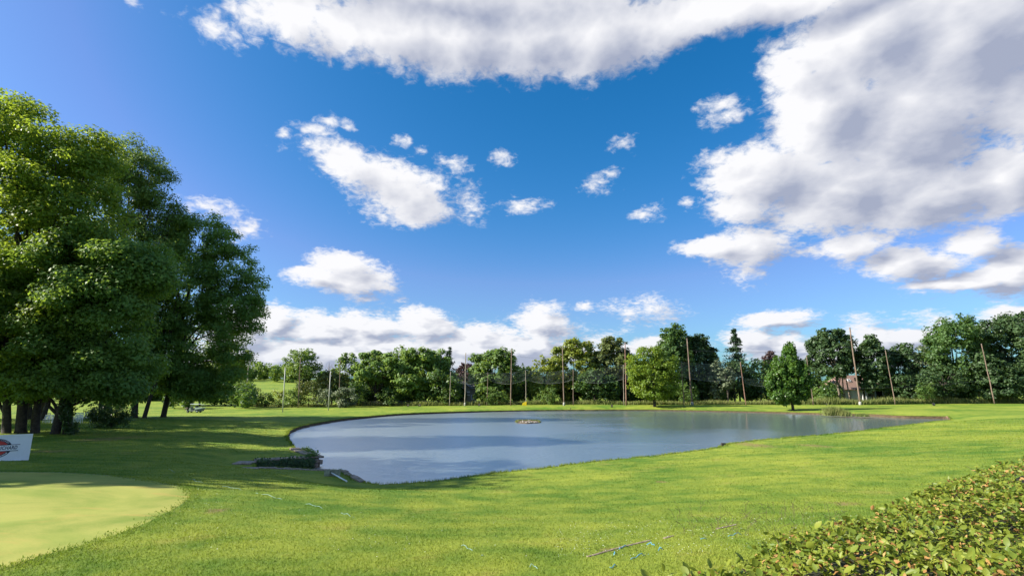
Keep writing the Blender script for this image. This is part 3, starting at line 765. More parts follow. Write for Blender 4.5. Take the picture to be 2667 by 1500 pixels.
bg_tree('background_tree', 'dark green hedge like tree below the fir', 1868, 1960, 938, 1040, 146, 'dark', 319)
bg_tree('background_tree', 'pale drooping tree in front of the dark trees below the fir', 1882, 1912, 956, 1010, 141, 'silver', 320, n=2200)
bg_tree('background_tree', 'dark tree behind the flame shaped hornbeam', 1935, 2030, 938, 1042, 150, 'deep', 321)
bg_tree('background_tree', 'small purplish tree top left of the hornbeam tip', 1985, 2024, 916, 990, 162, 'purple', 322)
bg_tree('background_tree', 'low dark tree right of the hornbeam', 2080, 2140, 955, 1040, 156, 'deep', 323)
bg_tree('background_tree', 'tall dark tree with bare slanting trunks in front of the tiled house', 2104, 2228, 858, 985, 146, 'dark', 324, n=14000, base_px=2190, tr=0.34, bark=M_BARK2, trunks=[(1.6, 0.3, 1.0, 0.5, 0.2), (2.8, -0.2, 1.6, 0.2, 0.2)])
bg_tree('background_tree', 'dark tree covering the right part of the tiled house', 2236, 2308, 876, 1020, 144, 'dark', 325, base_px=2274, tr=0.36, n=9500)
bg_tree('background_tree', 'dark loose tree right of the tiled house', 2300, 2392, 896, 1036, 147, 'dark', 326, n=9500)
bg_tree('background_tree', 'thin bluish tree in the gap before the big right hand trees', 2380, 2440, 904, 1036, 156, 'silver', 327, n=3600)
bg_tree('background_tree', 'broad dark tree with feathery top left of the right edge', 2418, 2570, 822, 1034, 143, 'deep', 328, n=17000, tr=0.4)
bg_tree('background_tree', 'tall dark tree cut by the right edge of the photo', 2545, 2700, 812, 1034, 141, 'dark', 329, n=17000, tr=0.4)
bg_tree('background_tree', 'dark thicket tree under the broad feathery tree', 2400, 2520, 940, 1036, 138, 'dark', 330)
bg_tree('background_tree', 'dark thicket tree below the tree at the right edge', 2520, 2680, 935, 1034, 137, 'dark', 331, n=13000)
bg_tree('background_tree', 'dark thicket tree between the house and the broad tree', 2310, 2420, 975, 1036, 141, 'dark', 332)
# the fir: tiers of drooping boughs round a straight stem
def conifer(label, px, yt, yb, hw, Y, seed, n, tiers=13, base_y=1045):
    rg = np.random.default_rng(seed); top = aty(px, yt, Y); bot = aty(px, yb, Y); x = top.x; b = gbase(x, Y)
    root = empty('fir_tree', b); prop(root, label, 'tree', 'trees beyond the range net')
    zt, zb = top.z-b[2], bot.z-b[2]; half = hw*Y/F; C = []; mb = MB(); mb.tube([(0, 0, -0.2), (0, 0, zt*0.6), (0, 0, zt)], [0.28, 0.16, 0.03], 8)
    tiers = tiers*2
    for i in range(tiers):
        t = i/(tiers-1); z = zt-0.3-(zt-zb)*t+rg.normal(0, 0.25); L = half*(0.08+0.97*t**0.85)*rg.uniform(0.75, 1.15)
        m = 3+int(3*t)
        for k in range(m):
            a = rg.uniform(0, 2*math.pi); l2 = L*rg.uniform(0.5, 1.15)
            e = (math.cos(a)*l2, math.sin(a)*l2, z-0.30*l2+0.25*l2*rg.uniform(0, 1))
            mb.tube([(0, 0, z), e], [0.05, 0.012], 5, False)
            q = rg.uniform(0.08, 1.0, 40)**0.8
            p = np.outer(1-q, (0, 0, z))+np.outer(q, e); C.append(p+rg.normal(0, 1, p.shape)*np.array([0.25, 0.25, 0.22])*(0.7+l2*0.14))
    C = np.concatenate(C); C = C[rg.choice(len(C), n)] + rg.normal(0, 0.06, (n, 3))
    Nn = unit(rg.normal(0, 0.5, (n, 3))+np.array([0, 0, 0.8]))
    V, Fc, tn = leaf_quads(C, Nn, 0.24, rg, 0.4); link('crown', np_mesh('crown', V, Fc, tn), LEAF['needle'], root)
    mb.build('trunk', M_BARK, root, smooth=True)
conifer('tall dark fir with drooping boughs standing above the hedge trees', 1912, 855, 965, 42, 150, 401, 8500)
conifer('narrow dark conifer behind the big round bright green tree', 1172, 905, 1020, 36, 150, 402, 6000, 11)
conifer('dark pointed conifer beside the tallest dark tree', 1830, 872, 1000, 34, 147, 403, 5500, 12)

# --- bushes
def bush(label, x0, x1, yt, yb, Y, kind, seed, n=None, leaf=0.2, group='bushes along the edge of the lawn'):
    lobes = box_lobes(Y, x0, x1, yt, yb+7, seed, 6); bx = aty((x0+x1)/2, yb, Y).x; b = gbase(bx, Y)
    area = (x1-x0)*(yb-yt)*(Y/F)**2; n = n or int(min(9000, max(700, area*2.2/(leaf*leaf*1.24)*1.2)))
    return make_tree('bush', label, 'bush', b, lobes, n, leaf, kind, 0.07, seed, group, clump=0.6, twigs=2, fork=0.1)
bush('olive bush at the foot of the wooden pole beside the grove', 648, 690, 1012, 1052, 132, 'olive', 501)
bush('dark green bush left of the first white post', 668, 712, 1018, 1052, 131, 'mid', 502)
bush('yellowish bush behind the first white post', 705, 748, 1015, 1052, 131, 'yellow', 503)
bush('dark rounded bush right of the first white post', 738, 785, 1012, 1052, 130, 'mid', 504)
bush('loose olive bush below the airy poplar', 770, 838, 985, 1050, 133, 'olive', 505)
bush('grey green bush left of the second white post', 822, 872, 1010, 1050, 131, 'silver', 506)
bush('silver leaved bush right of the second white post', 868, 928, 1004, 1052, 130, 'silver', 507, n=4200)
bush('dark bush between the silver bush and the forked ash', 900, 960, 992, 1050, 136, 'deep', 508)
bush('dark bush right of the forked ash trunk', 985, 1050, 1005, 1048, 136, 'deep', 509)
bush('green bush in front of the small purple tree and grey house', 1145, 1200, 1010, 1048, 136, 'mid', 510)
bush('light green bush at the foot of the rounded tree by the grey house', 1262, 1330, 1015, 1048, 135, 'mid', 511)
bush('leafy green bush right of the yellow target', 1400, 1455, 1000, 1050, 136, 'mid', 512)
bush('bush at the foot of the dark tree behind the golden lawn tree', 1765, 1800, 995, 1050, 136, 'mid', 513)
bush('light green clipped bush left of the tiled house', 2112, 2158, 1006, 1036, 147, 'bright', 514)
bush('bush at the grove end below the small bright tree', 610, 660, 985, 1052, 128, 'mid', 515)
bush('green bush left of the broad feathery tree', 2385, 2440, 995, 1036, 136, 'mid', 516)
p = ground(290, 1114); b = (p.x, p.y, p.z)
make_tree('bush', 'large low ivy covered bush at the foot of the grove trees', 'bush', b, px_lobes(p.y, [(290,1080,45,30),(260,1075,30,30),(325,1085,24,26),(300,1060,35,25),(275,1098,35,16)], 1.0, 5), 6500, 0.085, 'ivy', 0.08, 520, 'bushes along the edge of the lawn', clump=0.5, twigs=2, fork=0.1)
p = ground(182, 1131); b = (p.x, p.y-0.5, p.z)
make_tree('ivy_plant', 'ivy climbing the trunk behind the advertising board', 'ivy', b, px_lobes(p.y-0.5, [(182,1110,12,20),(178,1075,14,26),(188,1122,16,9),(172,1040,12,22)], 0.8, 5), 2600, 0.08, 'ivy', 0.03, 521, clump=0.3, twigs=1, fork=0.1)

# --- far woods that read as one mass
def wood(name, spans, hgt, leaf, n, kind, seed, label):
    rg = np.random.default_rng(seed); Cs = []
    for (px0, px1, dist, m) in spans:
        a0, a1 = azel(px0, 1010)[0], azel(px1, 1010)[0]
        for k in range(m):
            a = rg.uniform(a0, a1); d = dist*rg.uniform(0.92, 1.15); x, y = math.tan(a)*d, d
            hh = hgt*rg.uniform(0.6, 1.15); r = hh*rg.uniform(0.28, 0.42)
            u = unit(rg.normal(0, 1, (n//m, 3)))*rg.uniform(0.6, 1, (n//m, 1))
            Cs.append(u*np.array([r, r, hh*0.5])+np.array([x, y, h1(x, y)+hh*0.52]))
    C = np.concatenate(Cs); Nn = unit(rg.normal(0, 0.6, C.shape)+np.array([0, 0, 0.7]))
    V, Fc, tn = leaf_quads(C, Nn, leaf, rg, 0.8); o = link(name, np_mesh(name, V, Fc, tn), LEAF[kind])
    prop(o, label, 'wood', kind='stuff')
wood('distant_wood', [(560, 800, 430, 46)], 15, 0.85, 14000, 'mid', 601, 'distant wood on the rise beyond the bright field')
wood('backing_wood', [(760, 1400, 240, 34), (1400, 2800, 235, 60), (-300, 480, 170, 36)], 11, 1.0, 9000, 'deep', 602, 'shady wood closing the view behind the nearer trees')
wood('undergrowth', [(880, 1700, 151, 60), (1700, 2800, 152, 70)], 6.5, 0.36, 26000, 'deep', 603, 'shady undergrowth below the trees beyond the range net')
wood('undergrowth', [(440, 660, 128, 14)], 6.0, 0.36, 4000, 'deep', 604, 'shady undergrowth behind the golf cart')

# ------------------------------------------------------------------ materials for made things
M_POLE = mat_simple('weathered_pole_wood', (0.17, 0.120, 0.092), 0.85, var=0.3, scale=2.0, bump=0.4)
M_POLE_RED = mat_simple('reddish_pole_wood', (0.22, 0.125, 0.095), 0.85, var=0.3, scale=2.0, bump=0.4)
M_POLE_GREY = mat_simple('grey_pole_wood', (0.25, 0.215, 0.18), 0.85, var=0.3, scale=2.0, bump=0.4)
M_WHITE = mat_simple('white_paint', (0.78, 0.79, 0.80), 0.45, var=0.04)
M_POSTW = mat_simple('weathered_white_paint', (0.46, 0.45, 0.42), 0.6, var=0.12)
M_CONC = mat_simple('concrete', (0.36, 0.345, 0.31), 0.9, var=0.2, bump=0.4)
M_ROPEW = mat_simple('net_border_rope', (0.36, 0.37, 0.36), 0.8, var=0.1)
M_CABLE = mat_simple('steel_cable', (0.14, 0.15, 0.16), 0.5, 0.6, var=0.1)
M_BLACK = mat_simple('black_plastic', (0.02, 0.02, 0.022), 0.5, var=0.2)
M_DARKBOX = mat_simple('dark_target_wood', (0.045, 0.035, 0.03), 0.8, var=0.3)
M_YELLOW = mat_simple('yellow_paint', (0.80, 0.58, 0.02), 0.5, var=0.06)
M_STONE = mat_simple('old_stone', (0.265, 0.205, 0.165), 0.92, var=0.4, scale=5.0, bump=0.8, bscale=18.0)
M_STONE2 = mat_simple('worn_wood', (0.30, 0.235, 0.195), 0.9, var=0.35, scale=7.0, bump=0.7, bscale=26.0)
M_BOARD = mat_simple('mossy_boards', (0.27, 0.28, 0.20), 0.85, var=0.3, scale=5.0, bump=0.5)
M_BLUE = mat_simple('blue_rope', (0.10, 0.34, 0.50), 0.6, var=0.3, scale=30.0)
M_PALEROPE = mat_simple('pale_blue_rope', (0.21, 0.34, 0.33), 0.6, var=0.25, scale=9.0)
M_NAVY = mat_simple('navy_print', (0.018, 0.020, 0.045), 0.5, var=0.1)
M_RED = mat_simple('red_print', (0.50, 0.050, 0.040), 0.5, var=0.1)
M_PANEL = mat_simple('white_board_panel', (0.74, 0.76, 0.80), 0.4, var=0.02)
M_GLASS = mat_simple('pale_windscreen', (0.45, 0.55, 0.55), 0.15, var=0.05, spec=0.6)
M_DGLASS = mat_simple('dark_window_glass', (0.03, 0.035, 0.04), 0.08, var=0.1, spec=0.7)
M_RENDER = mat_simple('pale_wall_render', (0.62, 0.60, 0.56), 0.85, var=0.08)
M_GREYWALL = mat_simple('grey_wall_render', (0.34, 0.31, 0.28), 0.9, var=0.15)
M_RUBBER = mat_simple('tyre_rubber', (0.022, 0.022, 0.022), 0.8, var=0.1)
M_CART = mat_simple('cart_body_paint', (0.50, 0.52, 0.48), 0.35, var=0.06)
M_CARTW = mat_simple('cart_bed_paint', (0.58, 0.68, 0.72), 0.35, var=0.05)
M_CARTB = mat_simple('cart_lower_paint', (0.09, 0.11, 0.19), 0.4, var=0.1)
M_SLATE = mat_simple('grey_roof_slate', (0.16, 0.145, 0.15), 0.8, var=0.25, scale=3.0)

def tile_material():
    m = bpy.data.materials.new('clay_roof_tiles'); m.use_nodes = True; t = m.node_tree; N = NT(t); p = t.nodes['Principled BSDF']
    co = N.n('ShaderNodeTexCoord').outputs['Object']
    w = N.n('ShaderNodeTexWave', wave_type='BANDS', bands_direction='X'); t.links.new(co, w.inputs[0]); w.inputs['Scale'].default_value = 1.3; w.inputs['Distortion'].default_value = 0.3
    c = N.mix(N.noise(co, 1.4, 5.0, 0.7), (0.17, 0.105, 0.085, 1), (0.30, 0.205, 0.17, 1))
    c = N.mix(N.m('MULTIPLY', w.outputs['Fac'], 0.35), c, (0.12, 0.06, 0.05, 1))
    t.links.new(c, p.inputs['Base Color']); p.inputs['Roughness'].default_value = 0.85
    b = N.n('ShaderNodeBump'); b.inputs['Distance'].default_value = 0.05; t.links.new(w.outputs['Fac'], b.inputs['Height']); t.links.new(b.outputs[0], p.inputs['Normal'])
    return m
M_TILE = tile_material()
def net_material():
    m = bpy.data.materials.new('range_netting'); m.use_nodes = True; t = m.node_tree; N = NT(t); p = t.nodes['Principled BSDF']; out = t.nodes['Material Output']
    p.inputs['Base Color'].default_value = (0.10, 0.11, 0.11, 1); p.inputs['Roughness'].default_value = 0.8
    pos = N.n('ShaderNodeNewGeometry').outputs['Position']
    a = N.ramp(N.noise(N.v('MULTIPLY', pos, (0.6, 0.6, 0.9)), 1.0, 4.0, 0.65, 1.0), 0.3, 0.72, 0.10, 0.28)
    tr = N.n('ShaderNodeBsdfTransparent'); mx = N.n('ShaderNodeMixShader'); t.links.new(a, mx.inputs[0])
    t.links.new(tr.outputs[0], mx.inputs[1]); t.links.new(p.outputs[0], mx.inputs[2]); t.links.new(mx.outputs[0], out.inputs[0])
    return m
M_NET = net_material()

# ------------------------------------------------------------------ the practice range: poles, nets, posts, targets
POLES = {}
def pole(key, top, bot, r, label, mat=M_POLE, foot=None, group='wooden poles of the range net', Y=None):
    g = gcap(bot[0], bot[1], 129.0 if bot[0] < 900 else 132.5) if Y is None else Vector((aty(bot[0], bot[1], Y).x, Y, 0))
    if Y is not None: g.z = h1(g.x, Y)
    tp = aty(top[0], top[1], g.y); root = empty('range_pole', g); prop(root, label, 'pole', group); r = r*0.82
    v = tp-g; n = 8; rg = np.random.default_rng(int(bot[0]))
    pts = [v*(i/n)+Vector((rg.normal(0, 0.02), rg.normal(0, 0.02), 0)) if i else Vector((0, 0, -0.4)) for i in range(n+1)]
    MB().tube(pts, [r*(1-0.3*i/n) for i in range(n+1)], 9).build('shaft', mat, root, smooth=True)
    MB().tube([v*0.985, v*0.985+Vector((0, 0, 0.10))], r*0.85, 9).build('cap', M_CABLE, root, smooth=True)
    if foot: MB().tube([(0, 0, -0.3), (0, 0, 0.6), (0, 0, 0.8)], [r*1.7, r*1.6, r*1.2], 10).build('concrete_foot', M_CONC, root, smooth=True)
    POLES[key] = (g, tp); return root
pole('a', (649,921), (641,1053), 0.17, 'tall wooden net pole beside the grove', M_POLE_GREY)
pole('b', (783,932), (777,1051), 0.15, 'wooden net pole in front of the airy poplar', M_POLE)
pole('c', (886,935), (884,1050), 0.14, 'wooden net pole behind the silver bush', M_POLE)
pole('d', (1174,968), (1171,1051), 0.13, 'slim short net pole left of the grey house', M_POLE_GREY)
pole('e', (1213,919), (1211,1053), 0.19, 'thick tall net pole in front of the grey house', M_POLE_GREY, True)
pole('f', (1271,970), (1268,1054), 0.12, 'slim short net pole right of the grey house', M_POLE)
pole('g', (1333,909), (1330,1056), 0.20, 'thick tall net pole left of the yellow target', M_POLE)
pole('h', (1369,964), (1370,1055), 0.12, 'slim short net pole beside the yellow target', M_POLE_GREY)
pole('i', (1465,904), (1469,1056), 0.20, 'thick tall net pole before the yellow topped trees', M_POLE, True)
pole('j', (1493,962), (1493,1055), 0.12, 'slim short net pole under the tall yellow topped tree', M_POLE)
pole('k', (1628,892), (1631,1056), 0.19, 'tall reddish net pole left of the golden lawn tree', M_POLE_RED)
pole('l', (1623,950), (1625,1055), 0.12, 'slim short net pole touching the reddish pole', M_POLE_GREY)
pole('m', (1774,943), (1782,1058), 0.14, 'slim leaning net pole right of the golden lawn tree', M_POLE)
pole('n', (1789,881), (1803,1055), 0.25, 'thickest leaning net pole with a pale foot before the dark trees', M_POLE, True)
pole('o', (1928,942), (1943,1054), 0.15, 'leaning net pole below the fir', M_POLE_RED)
pole('p', (2100,925), (2118,1049), 0.15, 'leaning net pole right of the hornbeam', M_POLE)
pole('q', (2213,853), (2240,1049), 0.26, 'tallest leaning net pole with a pale foot before the tiled house', M_POLE, True)
pole('r', (2306,912), (2331,1048), 0.15, 'leaning net pole right of the tiled house', M_POLE)
pole('s', (2556,895), (2590,1046), 0.17, 'leaning net pole near the right edge of the photo', M_POLE)

def net_span(k0, k1, y_bottom, label, f0=1.0, f1=1.0):
    (g0, t0), (g1, t1) = POLES[k0], POLES[k1]
    a, b = g0+(t0-g0)*f0, g1+(t1-g1)*f1; n = 16; V = []; Fc = []; low = []
    zb = [aty(0, y_bottom, (g0.y+g1.y)/2).z]*2
    rg = np.random.default_rng(int(abs(g0.x)*7))
    for i in range(n+1):
        u = i/n; p = a.lerp(b, u); p.z -= 4*u*(1-u)*0.5; sag = 4*u*(1-u)*1.1
        q = Vector((p.x+rg.normal(0, 0.1), p.y+0.25*math.sin(u*9), zb[0]+1.1-sag)); m = 5
        for j in range(m+1):
            w = p.lerp(q, j/m); w.y += 0.12*math.sin(j*1.9+i*1.3); V.append(tuple(w))
        low.append(q)
    for i in range(n):
        for j in range(5):
            k = i*6+j; Fc.append((k, k+6, k+7, k+1))
    root = empty('range_net', (g0+g1)/2); prop(root, label, 'net', 'netting of the practice range')
    o = link('netting', np_mesh('netting', np.array(V)-np.array(root.location), np.array(Fc), smooth=True), M_NET, root)
    MB().tube([q-root.location for q in low], 0.018, 5).build('bottom_rope', M_ROPEW, root)
    MB().tube([Vector(V[i*6])-root.location+Vector((0, 0, 0.03)) for i in range(n+1)], 0.014, 5).build('top_rope', M_CABLE, root)
net_span('d', 'f', 1000, 'grey net span in front of the grey house')
net_span('f', 'h', 1000, 'grey net span left of the yellow target')
net_span('h', 'j', 999, 'grey net span hanging before the yellow green trees')
net_span('j', 'l', 998, 'grey net span left of the reddish pole')
net_span('l', 'm', 996, 'grey net span behind the golden lawn tree')
net_span('m', 'o', 992, 'grey net span right of the golden lawn tree')
net_span('o', 'p', 1008, 'grey net span behind the hornbeam', 0.62, 0.5)
def cable(k0, k1, f0, f1, label):
    (g0, t0), (g1, t1) = POLES[k0], POLES[k1]; a, b = g0+(t0-g0)*f0, g1+(t1-g1)*f1; root = (a+b)/2
    pts = []
    for i in range(15):
        u = i/14; p = a.lerp(b, u); p.z -= 4*u*(1-u)*0.9; pts.append(p-root)
    o = MB().tube(pts, 0.018, 5).build('steel_cable', M_CABLE); o.location = root
    prop(o, label, 'cable', 'cables strung between the net poles')
cable('e', 'g', 0.97, 0.95, 'high steel cable above the rounded tree right of the grey house')
cable('g', 'i', 0.90, 0.88, 'high steel cable above the yellow target')
cable('i', 'k', 0.78, 0.90, 'high steel cable across the tall yellow topped trees')
cable('k', 'n', 0.92, 0.90, 'high steel cable above the golden lawn tree')
cable('n', 'q', 0.82, 0.75, 'long high steel cable from the thickest pole to the tallest pole')
cable('q', 's', 0.70, 0.86, 'high steel cable right of the tallest pole')
cable('p', 's', 0.35, 0.40, 'low steel cable passing in front of the tiled house')

for (top, bot, lab) in [((743,957), (736,1073), 'thin white post on the lawn nearest the grove'), ((861,967), (855,1069), 'thin white post on the lawn before the silver bush')]:
    g = ground(*bot); tp = aty(top[0], top[1], g.y)-g; root = empty('white_post', g); prop(root, lab, 'post', 'thin white posts on the lawn')
    MB().tube([(0, 0, -0.3), tp*0.5, tp], [0.10, 0.09, 0.08], 10).build('shaft', M_POSTW, root, smooth=True)
    MB().tube([tp, tp+Vector((0, 0, 0.06))], 0.10, 10).build('cap', M_POSTW, root)
# target boxes on the far lawn
def target_box(px, py, w, h, label):
    g = gcap(px, py); root = empty('target_box', g, 0.1); prop(root, label, 'target', 'dark distance boards on the far lawn')
    MB().box((0, 0, h*0.58), (w, 0.10, h*0.84), rx=-0.15).build('board', M_DARKBOX, root, bevel=0.01)
    for s in (-1, 1): MB().box((s*w*0.36, 0.22, h*0.42), (0.06, 0.06, h*0.9), rx=0.28).build('leg', M_DARKBOX, root)
    MB().box((0, -0.075, h*0.6), (w*0.5, 0.02, h*0.4), rx=-0.15).build('number_plate', M_STONE, root)
target_box(1063, 1054, 0.55, 0.62, 'leftmost dark distance board on the far lawn')
target_box(1093, 1057, 0.68, 0.62, 'second dark distance board from the left, wider than the first')
target_box(1248, 1058, 0.55, 0.70, 'dark distance board on the lawn below the grey house')
target_box(1594, 1061, 0.42, 0.72, 'dark distance board on the lawn left of the golden tree')
g = ground(1366, 1056); root = empty('yellow_target', g); prop(root, 'bright yellow slanted target box beside a slim net pole', 'target')
MB().prism([(-0.5, 0.05), (0.45, 0.05), (0.45, 0.95), (0.15, 0.86), (-0.5, 0.55)], -0.3, 0.3).build('box', M_YELLOW, root, bevel=0.02)
MB().box((0.45, 0, 0.5), (0.06, 0.66, 1.05)).build('side_panel', M_YELLOW, root)
g = ground(2432, 1058); root = empty('bag_stand', g, 0.2); prop(root, 'small dark bag stand on the far lawn at the right', 'stand')
MB().box((0.12, 0, 0.48), (0.48, 0.3, 0.62), ry=-0.12).build('bag', M_BLACK, root, bevel=0.05)
MB().box((0.10, -0.17, 0.5), (0.2, 0.05, 0.34)).build('pocket', M_CABLE, root, bevel=0.015)
for s in (-0.15, 0.15): MB().tube([(-0.1, s*0.6, 0.8), (-0.42, s, -0.02)], 0.025, 6).build('leg', M_BLACK, root)
g = gcap(2153, 1052); root = empty('hydrant_post', g); prop(root, 'tiny dark post on the lawn left of the tiled house', 'post')
MB().tube([(0, 0, -0.1), (0, 0, 0.45)], 0.1, 8).build('shaft', M_BLACK, root); MB().tube([(0, 0, 0.45), (0, 0, 0.52)], 0.14, 8).build('cap', M_BLACK, root)
g = ground(1486, 1065); root = empty('marker_stake', g); prop(root, 'tiny dark marker stake on the lawn beyond the islet', 'stake')
MB().tube([(0, 0, -0.1), (0, 0, 0.28)], 0.05, 7).build('shaft', M_BLACK, root); MB().box((0.08, 0, 0.22), (0.2, 0.03, 0.14)).build('flag', M_BLACK, root)
# bench rails and white stake under the right hand trees
bx = aty(2582, 1026, 138.0); z0 = h1(bx.x, 138.0); root = empty('wooden_rail', (bx.x, 138.0, z0)); prop(root, 'reddish wooden rail under the trees near the right edge', 'rail')
L_ = 66*138/F
for s, zz in ((1, bx.z-z0+0.38), (1, bx.z-z0+0.02)): MB().box((0, 0, zz), (L_, 0.06, 0.16)).build('rail', M_POLE_RED, root)
for k in (-0.48, -0.16, 0.16, 0.48): MB().box((k*L_, 0.08, (bx.z-z0+0.4)/2), (0.12, 0.1, bx.z-z0+0.5)).build('upright', M_POLE, root)
g = aty(2575, 1030, 136.5); root = empty('white_stake', (g.x, 136.5, h1(g.x, 136.5))); prop(root, 'white stake standing in the tall grass near the right edge', 'stake')
MB().tube([(0, 0, -0.2), (0.1, 0, 1.2), (0.22, 0, 2.6)], 0.07, 8).build('shaft', M_WHITE, root); MB().tube([(0.22, 0, 2.6), (0.225, 0, 2.66)], 0.085, 8).build('cap', M_WHITE, root)
# low wire fence behind the lawn
A_, B_ = aty(925, 1045, 136), aty(1205, 1045, 136); root = empty('wire_fence', (A_.x, 136, h1(A_.x, 136))); prop(root, 'low dark wire fence along the far edge of the lawn', 'fence')
L_ = B_.x-A_.x; zf = lambda x: h1(A_.x+x, 136)-root.location.z
for i in range(15):
    x = L_*i/14; MB().tube([(x, 0, zf(x)-0.2), (x, 0, zf(x)+1.25)], 0.05, 7).build('post', M_DARKBOX, root)
for zz in (0.3, 0.55, 0.8, 1.05, 1.2): MB().tube([(L_*i/14, 0, zf(L_*i/14)+zz) for i in range(15)], 0.02, 5).build('wire', M_CABLE, root)

# ------------------------------------------------------------------ houses behind the trees
def hbox(x0, x1, y0, y1, Y):  # photo box to metres on the plane Y
    a, b = aty(x0, y1, Y), aty(x1, y0, Y); return a.x, b.x, a.z, b.z
Y = 152.0; z0 = h1(aty(2240, 1040, Y).x, Y)
ex0, ex1, ez, rz_ = hbox(2186, 2318, 976, 1013.5, Y); cx = (ex0+ex1)/2
house = empty('tiled_house', (cx, Y, z0)); prop(house, 'pale house with a brown tiled roof behind slanting trunks', 'house')
hw = (ex1-ex0)/2; eh = ez-z0; rh = rz_-z0; dp = 9.0
MB().box((0, dp/2, eh/2-0.1), (2*hw-1.2, dp-0.8, eh+0.2)).build('wall', M_RENDER, house)
lx0 = aty(2208, 976, Y).x-cx; lx1 = aty(2276, 976, Y).x-cx; kx = aty(2187, 1000, Y).x-cx; kz = aty(2187, 1000, Y).z-z0; fx = aty(2169, 1012, Y).x-cx
roof = MB(); yf, yb = -0.5, dp+0.5; ym = dp/2
roof.add([(fx, yf, eh), (hw, yf, eh), (hw, yb, eh), (fx, yb, eh), (lx0, ym, rh), (lx1, ym, rh), (kx, ym*0.5, kz-0.2), (kx, dp-ym*0.5, kz-0.2),
          (fx, yf, eh-0.18), (hw, yf, eh-0.18), (hw, yb, eh-0.18), (fx, yb, eh-0.18)],
         [(0, 1, 5, 4, 6), (1, 2, 5), (2, 3, 7, 4, 5), (6, 4, 7), (0, 6, 7, 3), (0, 8, 9, 1), (1, 9, 10, 2), (2, 10, 11, 3), (3, 11, 8, 0), (8, 11, 10, 9)])
rf = roof.build('roof', M_TILE, house)
c0 = aty(2218, 972, Y); MB().box((c0.x-cx, ym, rh+0.15), (0.6, 0.6, 1.0)).build('chimney', M_WHITE, rf)
sx0 = aty(2226, 989, Y); sy = ym*(0.42); szz = sx0.z-z0
sl = math.atan2(rh-eh, ym+0.5); yy = yf+(szz-eh)/math.tan(sl)
sw = MB().box((sx0.x-cx, yy-0.06, szz), (0.95, 0.9, 0.14), rx=sl).build('roof_window', M_WHITE, rf)
MB().box((sx0.x-cx, yy-0.13, szz+0.05), (0.6, 0.55, 0.1), rx=sl).build('pane', M_DGLASS, rf)
MB().box((sx0.x-cx, yy-0.45, szz-0.55), (1.1, 0.08, 0.1)).build('sill', M_WHITE, rf)
for (x0, x1, y0, y1, mt, nm) in [(2200,2210,1016,1034,M_RENDER,'shutter'),(2222,2236,1015,1036,M_WHITE,'garage_door'),(2247,2253,1015,1038,M_DGLASS,'window'),(2262,2272,1020,1032,M_DGLASS,'window'),(2284,2300,1018,1036,M_DGLASS,'window')]:
    a0, a1, b0_, b1_ = hbox(x0, x1, y0, y1, Y)
    w_ = MB().box(((a0+a1)/2-cx, 0.37, (b0_+b1_)/2-z0), (a1-a0, 0.1, b1_-b0_)).build(nm, mt, house)
    if nm == 'window':
        for s in (a0, a1): MB().box((s-cx, 0.30, (b0_+b1_)/2-z0), (0.16, 0.12, b1_-b0_+0.2)).build('frame', M_WHITE, w_)
for x in (2245, 2254): MB().box((aty(x, 1020, Y).x-cx, -0.1, eh/2-0.1), (0.22, 0.22, eh)).build('pillar', M_WHITE, house)
MB().box((aty(2308, 1000, Y).x-cx, yf+1.3, eh+1.2), (2.3, 2.2, 0.12), rx=0.6, ry=0.25).build('grey_roof_panel', M_SLATE, house)

Y = 147.0; z0 = h1(aty(1215, 1040, Y).x, Y); a0, a1, b0_, b1_ = hbox(1195, 1240, 994, 1006, Y); cx = (a0+a1)/2
house = empty('grey_house', (cx, Y, z0)); prop(house, 'small grey house with a slate roof half hidden behind trees', 'house')
w = a1-a0; eh = b0_-z0; rh = b1_-z0; dp = 7.0
MB().box((0, dp/2, eh/2-0.1), (w-0.5, dp-0.6, eh+0.2)).build('wall', M_GREYWALL, house)
rf = MB().add([(-w/2-.2, -.3, eh), (w*0.1, -.3, eh), (w*0.1, dp+.3, eh), (-w/2-.2, dp+.3, eh), (-w*0.2-.2, -.3, rh), (-w*0.2-.2, dp+.3, rh)],
  [(0, 4, 5, 3), (1, 2, 5, 4), (0, 1, 4), (3, 5, 2), (0, 3, 2, 1)]).build('roof', M_SLATE, house)
MB().add([(w*0.1, -.4, eh-.6), (w/2+.3, -.4, eh-.6), (w/2+.3, dp, eh-.6), (w*0.1, dp, eh-.6), (w*0.1, dp*.4, eh+.45), (w/2+.3, dp*.4, eh+.45)], [(0, 1, 5, 4), (2, 3, 4, 5), (1, 2, 5), (3, 0, 4), (0, 3, 2, 1)]).build('lean_to_roof', M_SLATE, house)
for (x0, x1, y0, y1, mt, nm) in [(1196,1207,998,1005,M_STONE,'gable_window'),(1198,1206,1007,1014,M_WHITE,'window'),(1216,1224,1019,1022,M_WHITE,'balcony_rail'),(1216,1224,1028,1030,M_WHITE,'balcony_rail'),(1227,1236,1028,1040,M_WHITE,'window')]:
    p0, p1, q0, q1 = hbox(x0, x1, y0, y1, Y); w_ = MB().box(((p0+p1)/2-cx, 0.22, (q0+q1)/2-z0), (p1-p0, 0.12, q1-q0)).build(nm, mt, house)
    if 'window' in nm: MB().box(((p0+p1)/2-cx, 0.15, (q0+q1)/2-z0), ((p1-p0)*0.6, 0.04, (q1-q0)*0.7)).build('pane', M_DGLASS, w_)

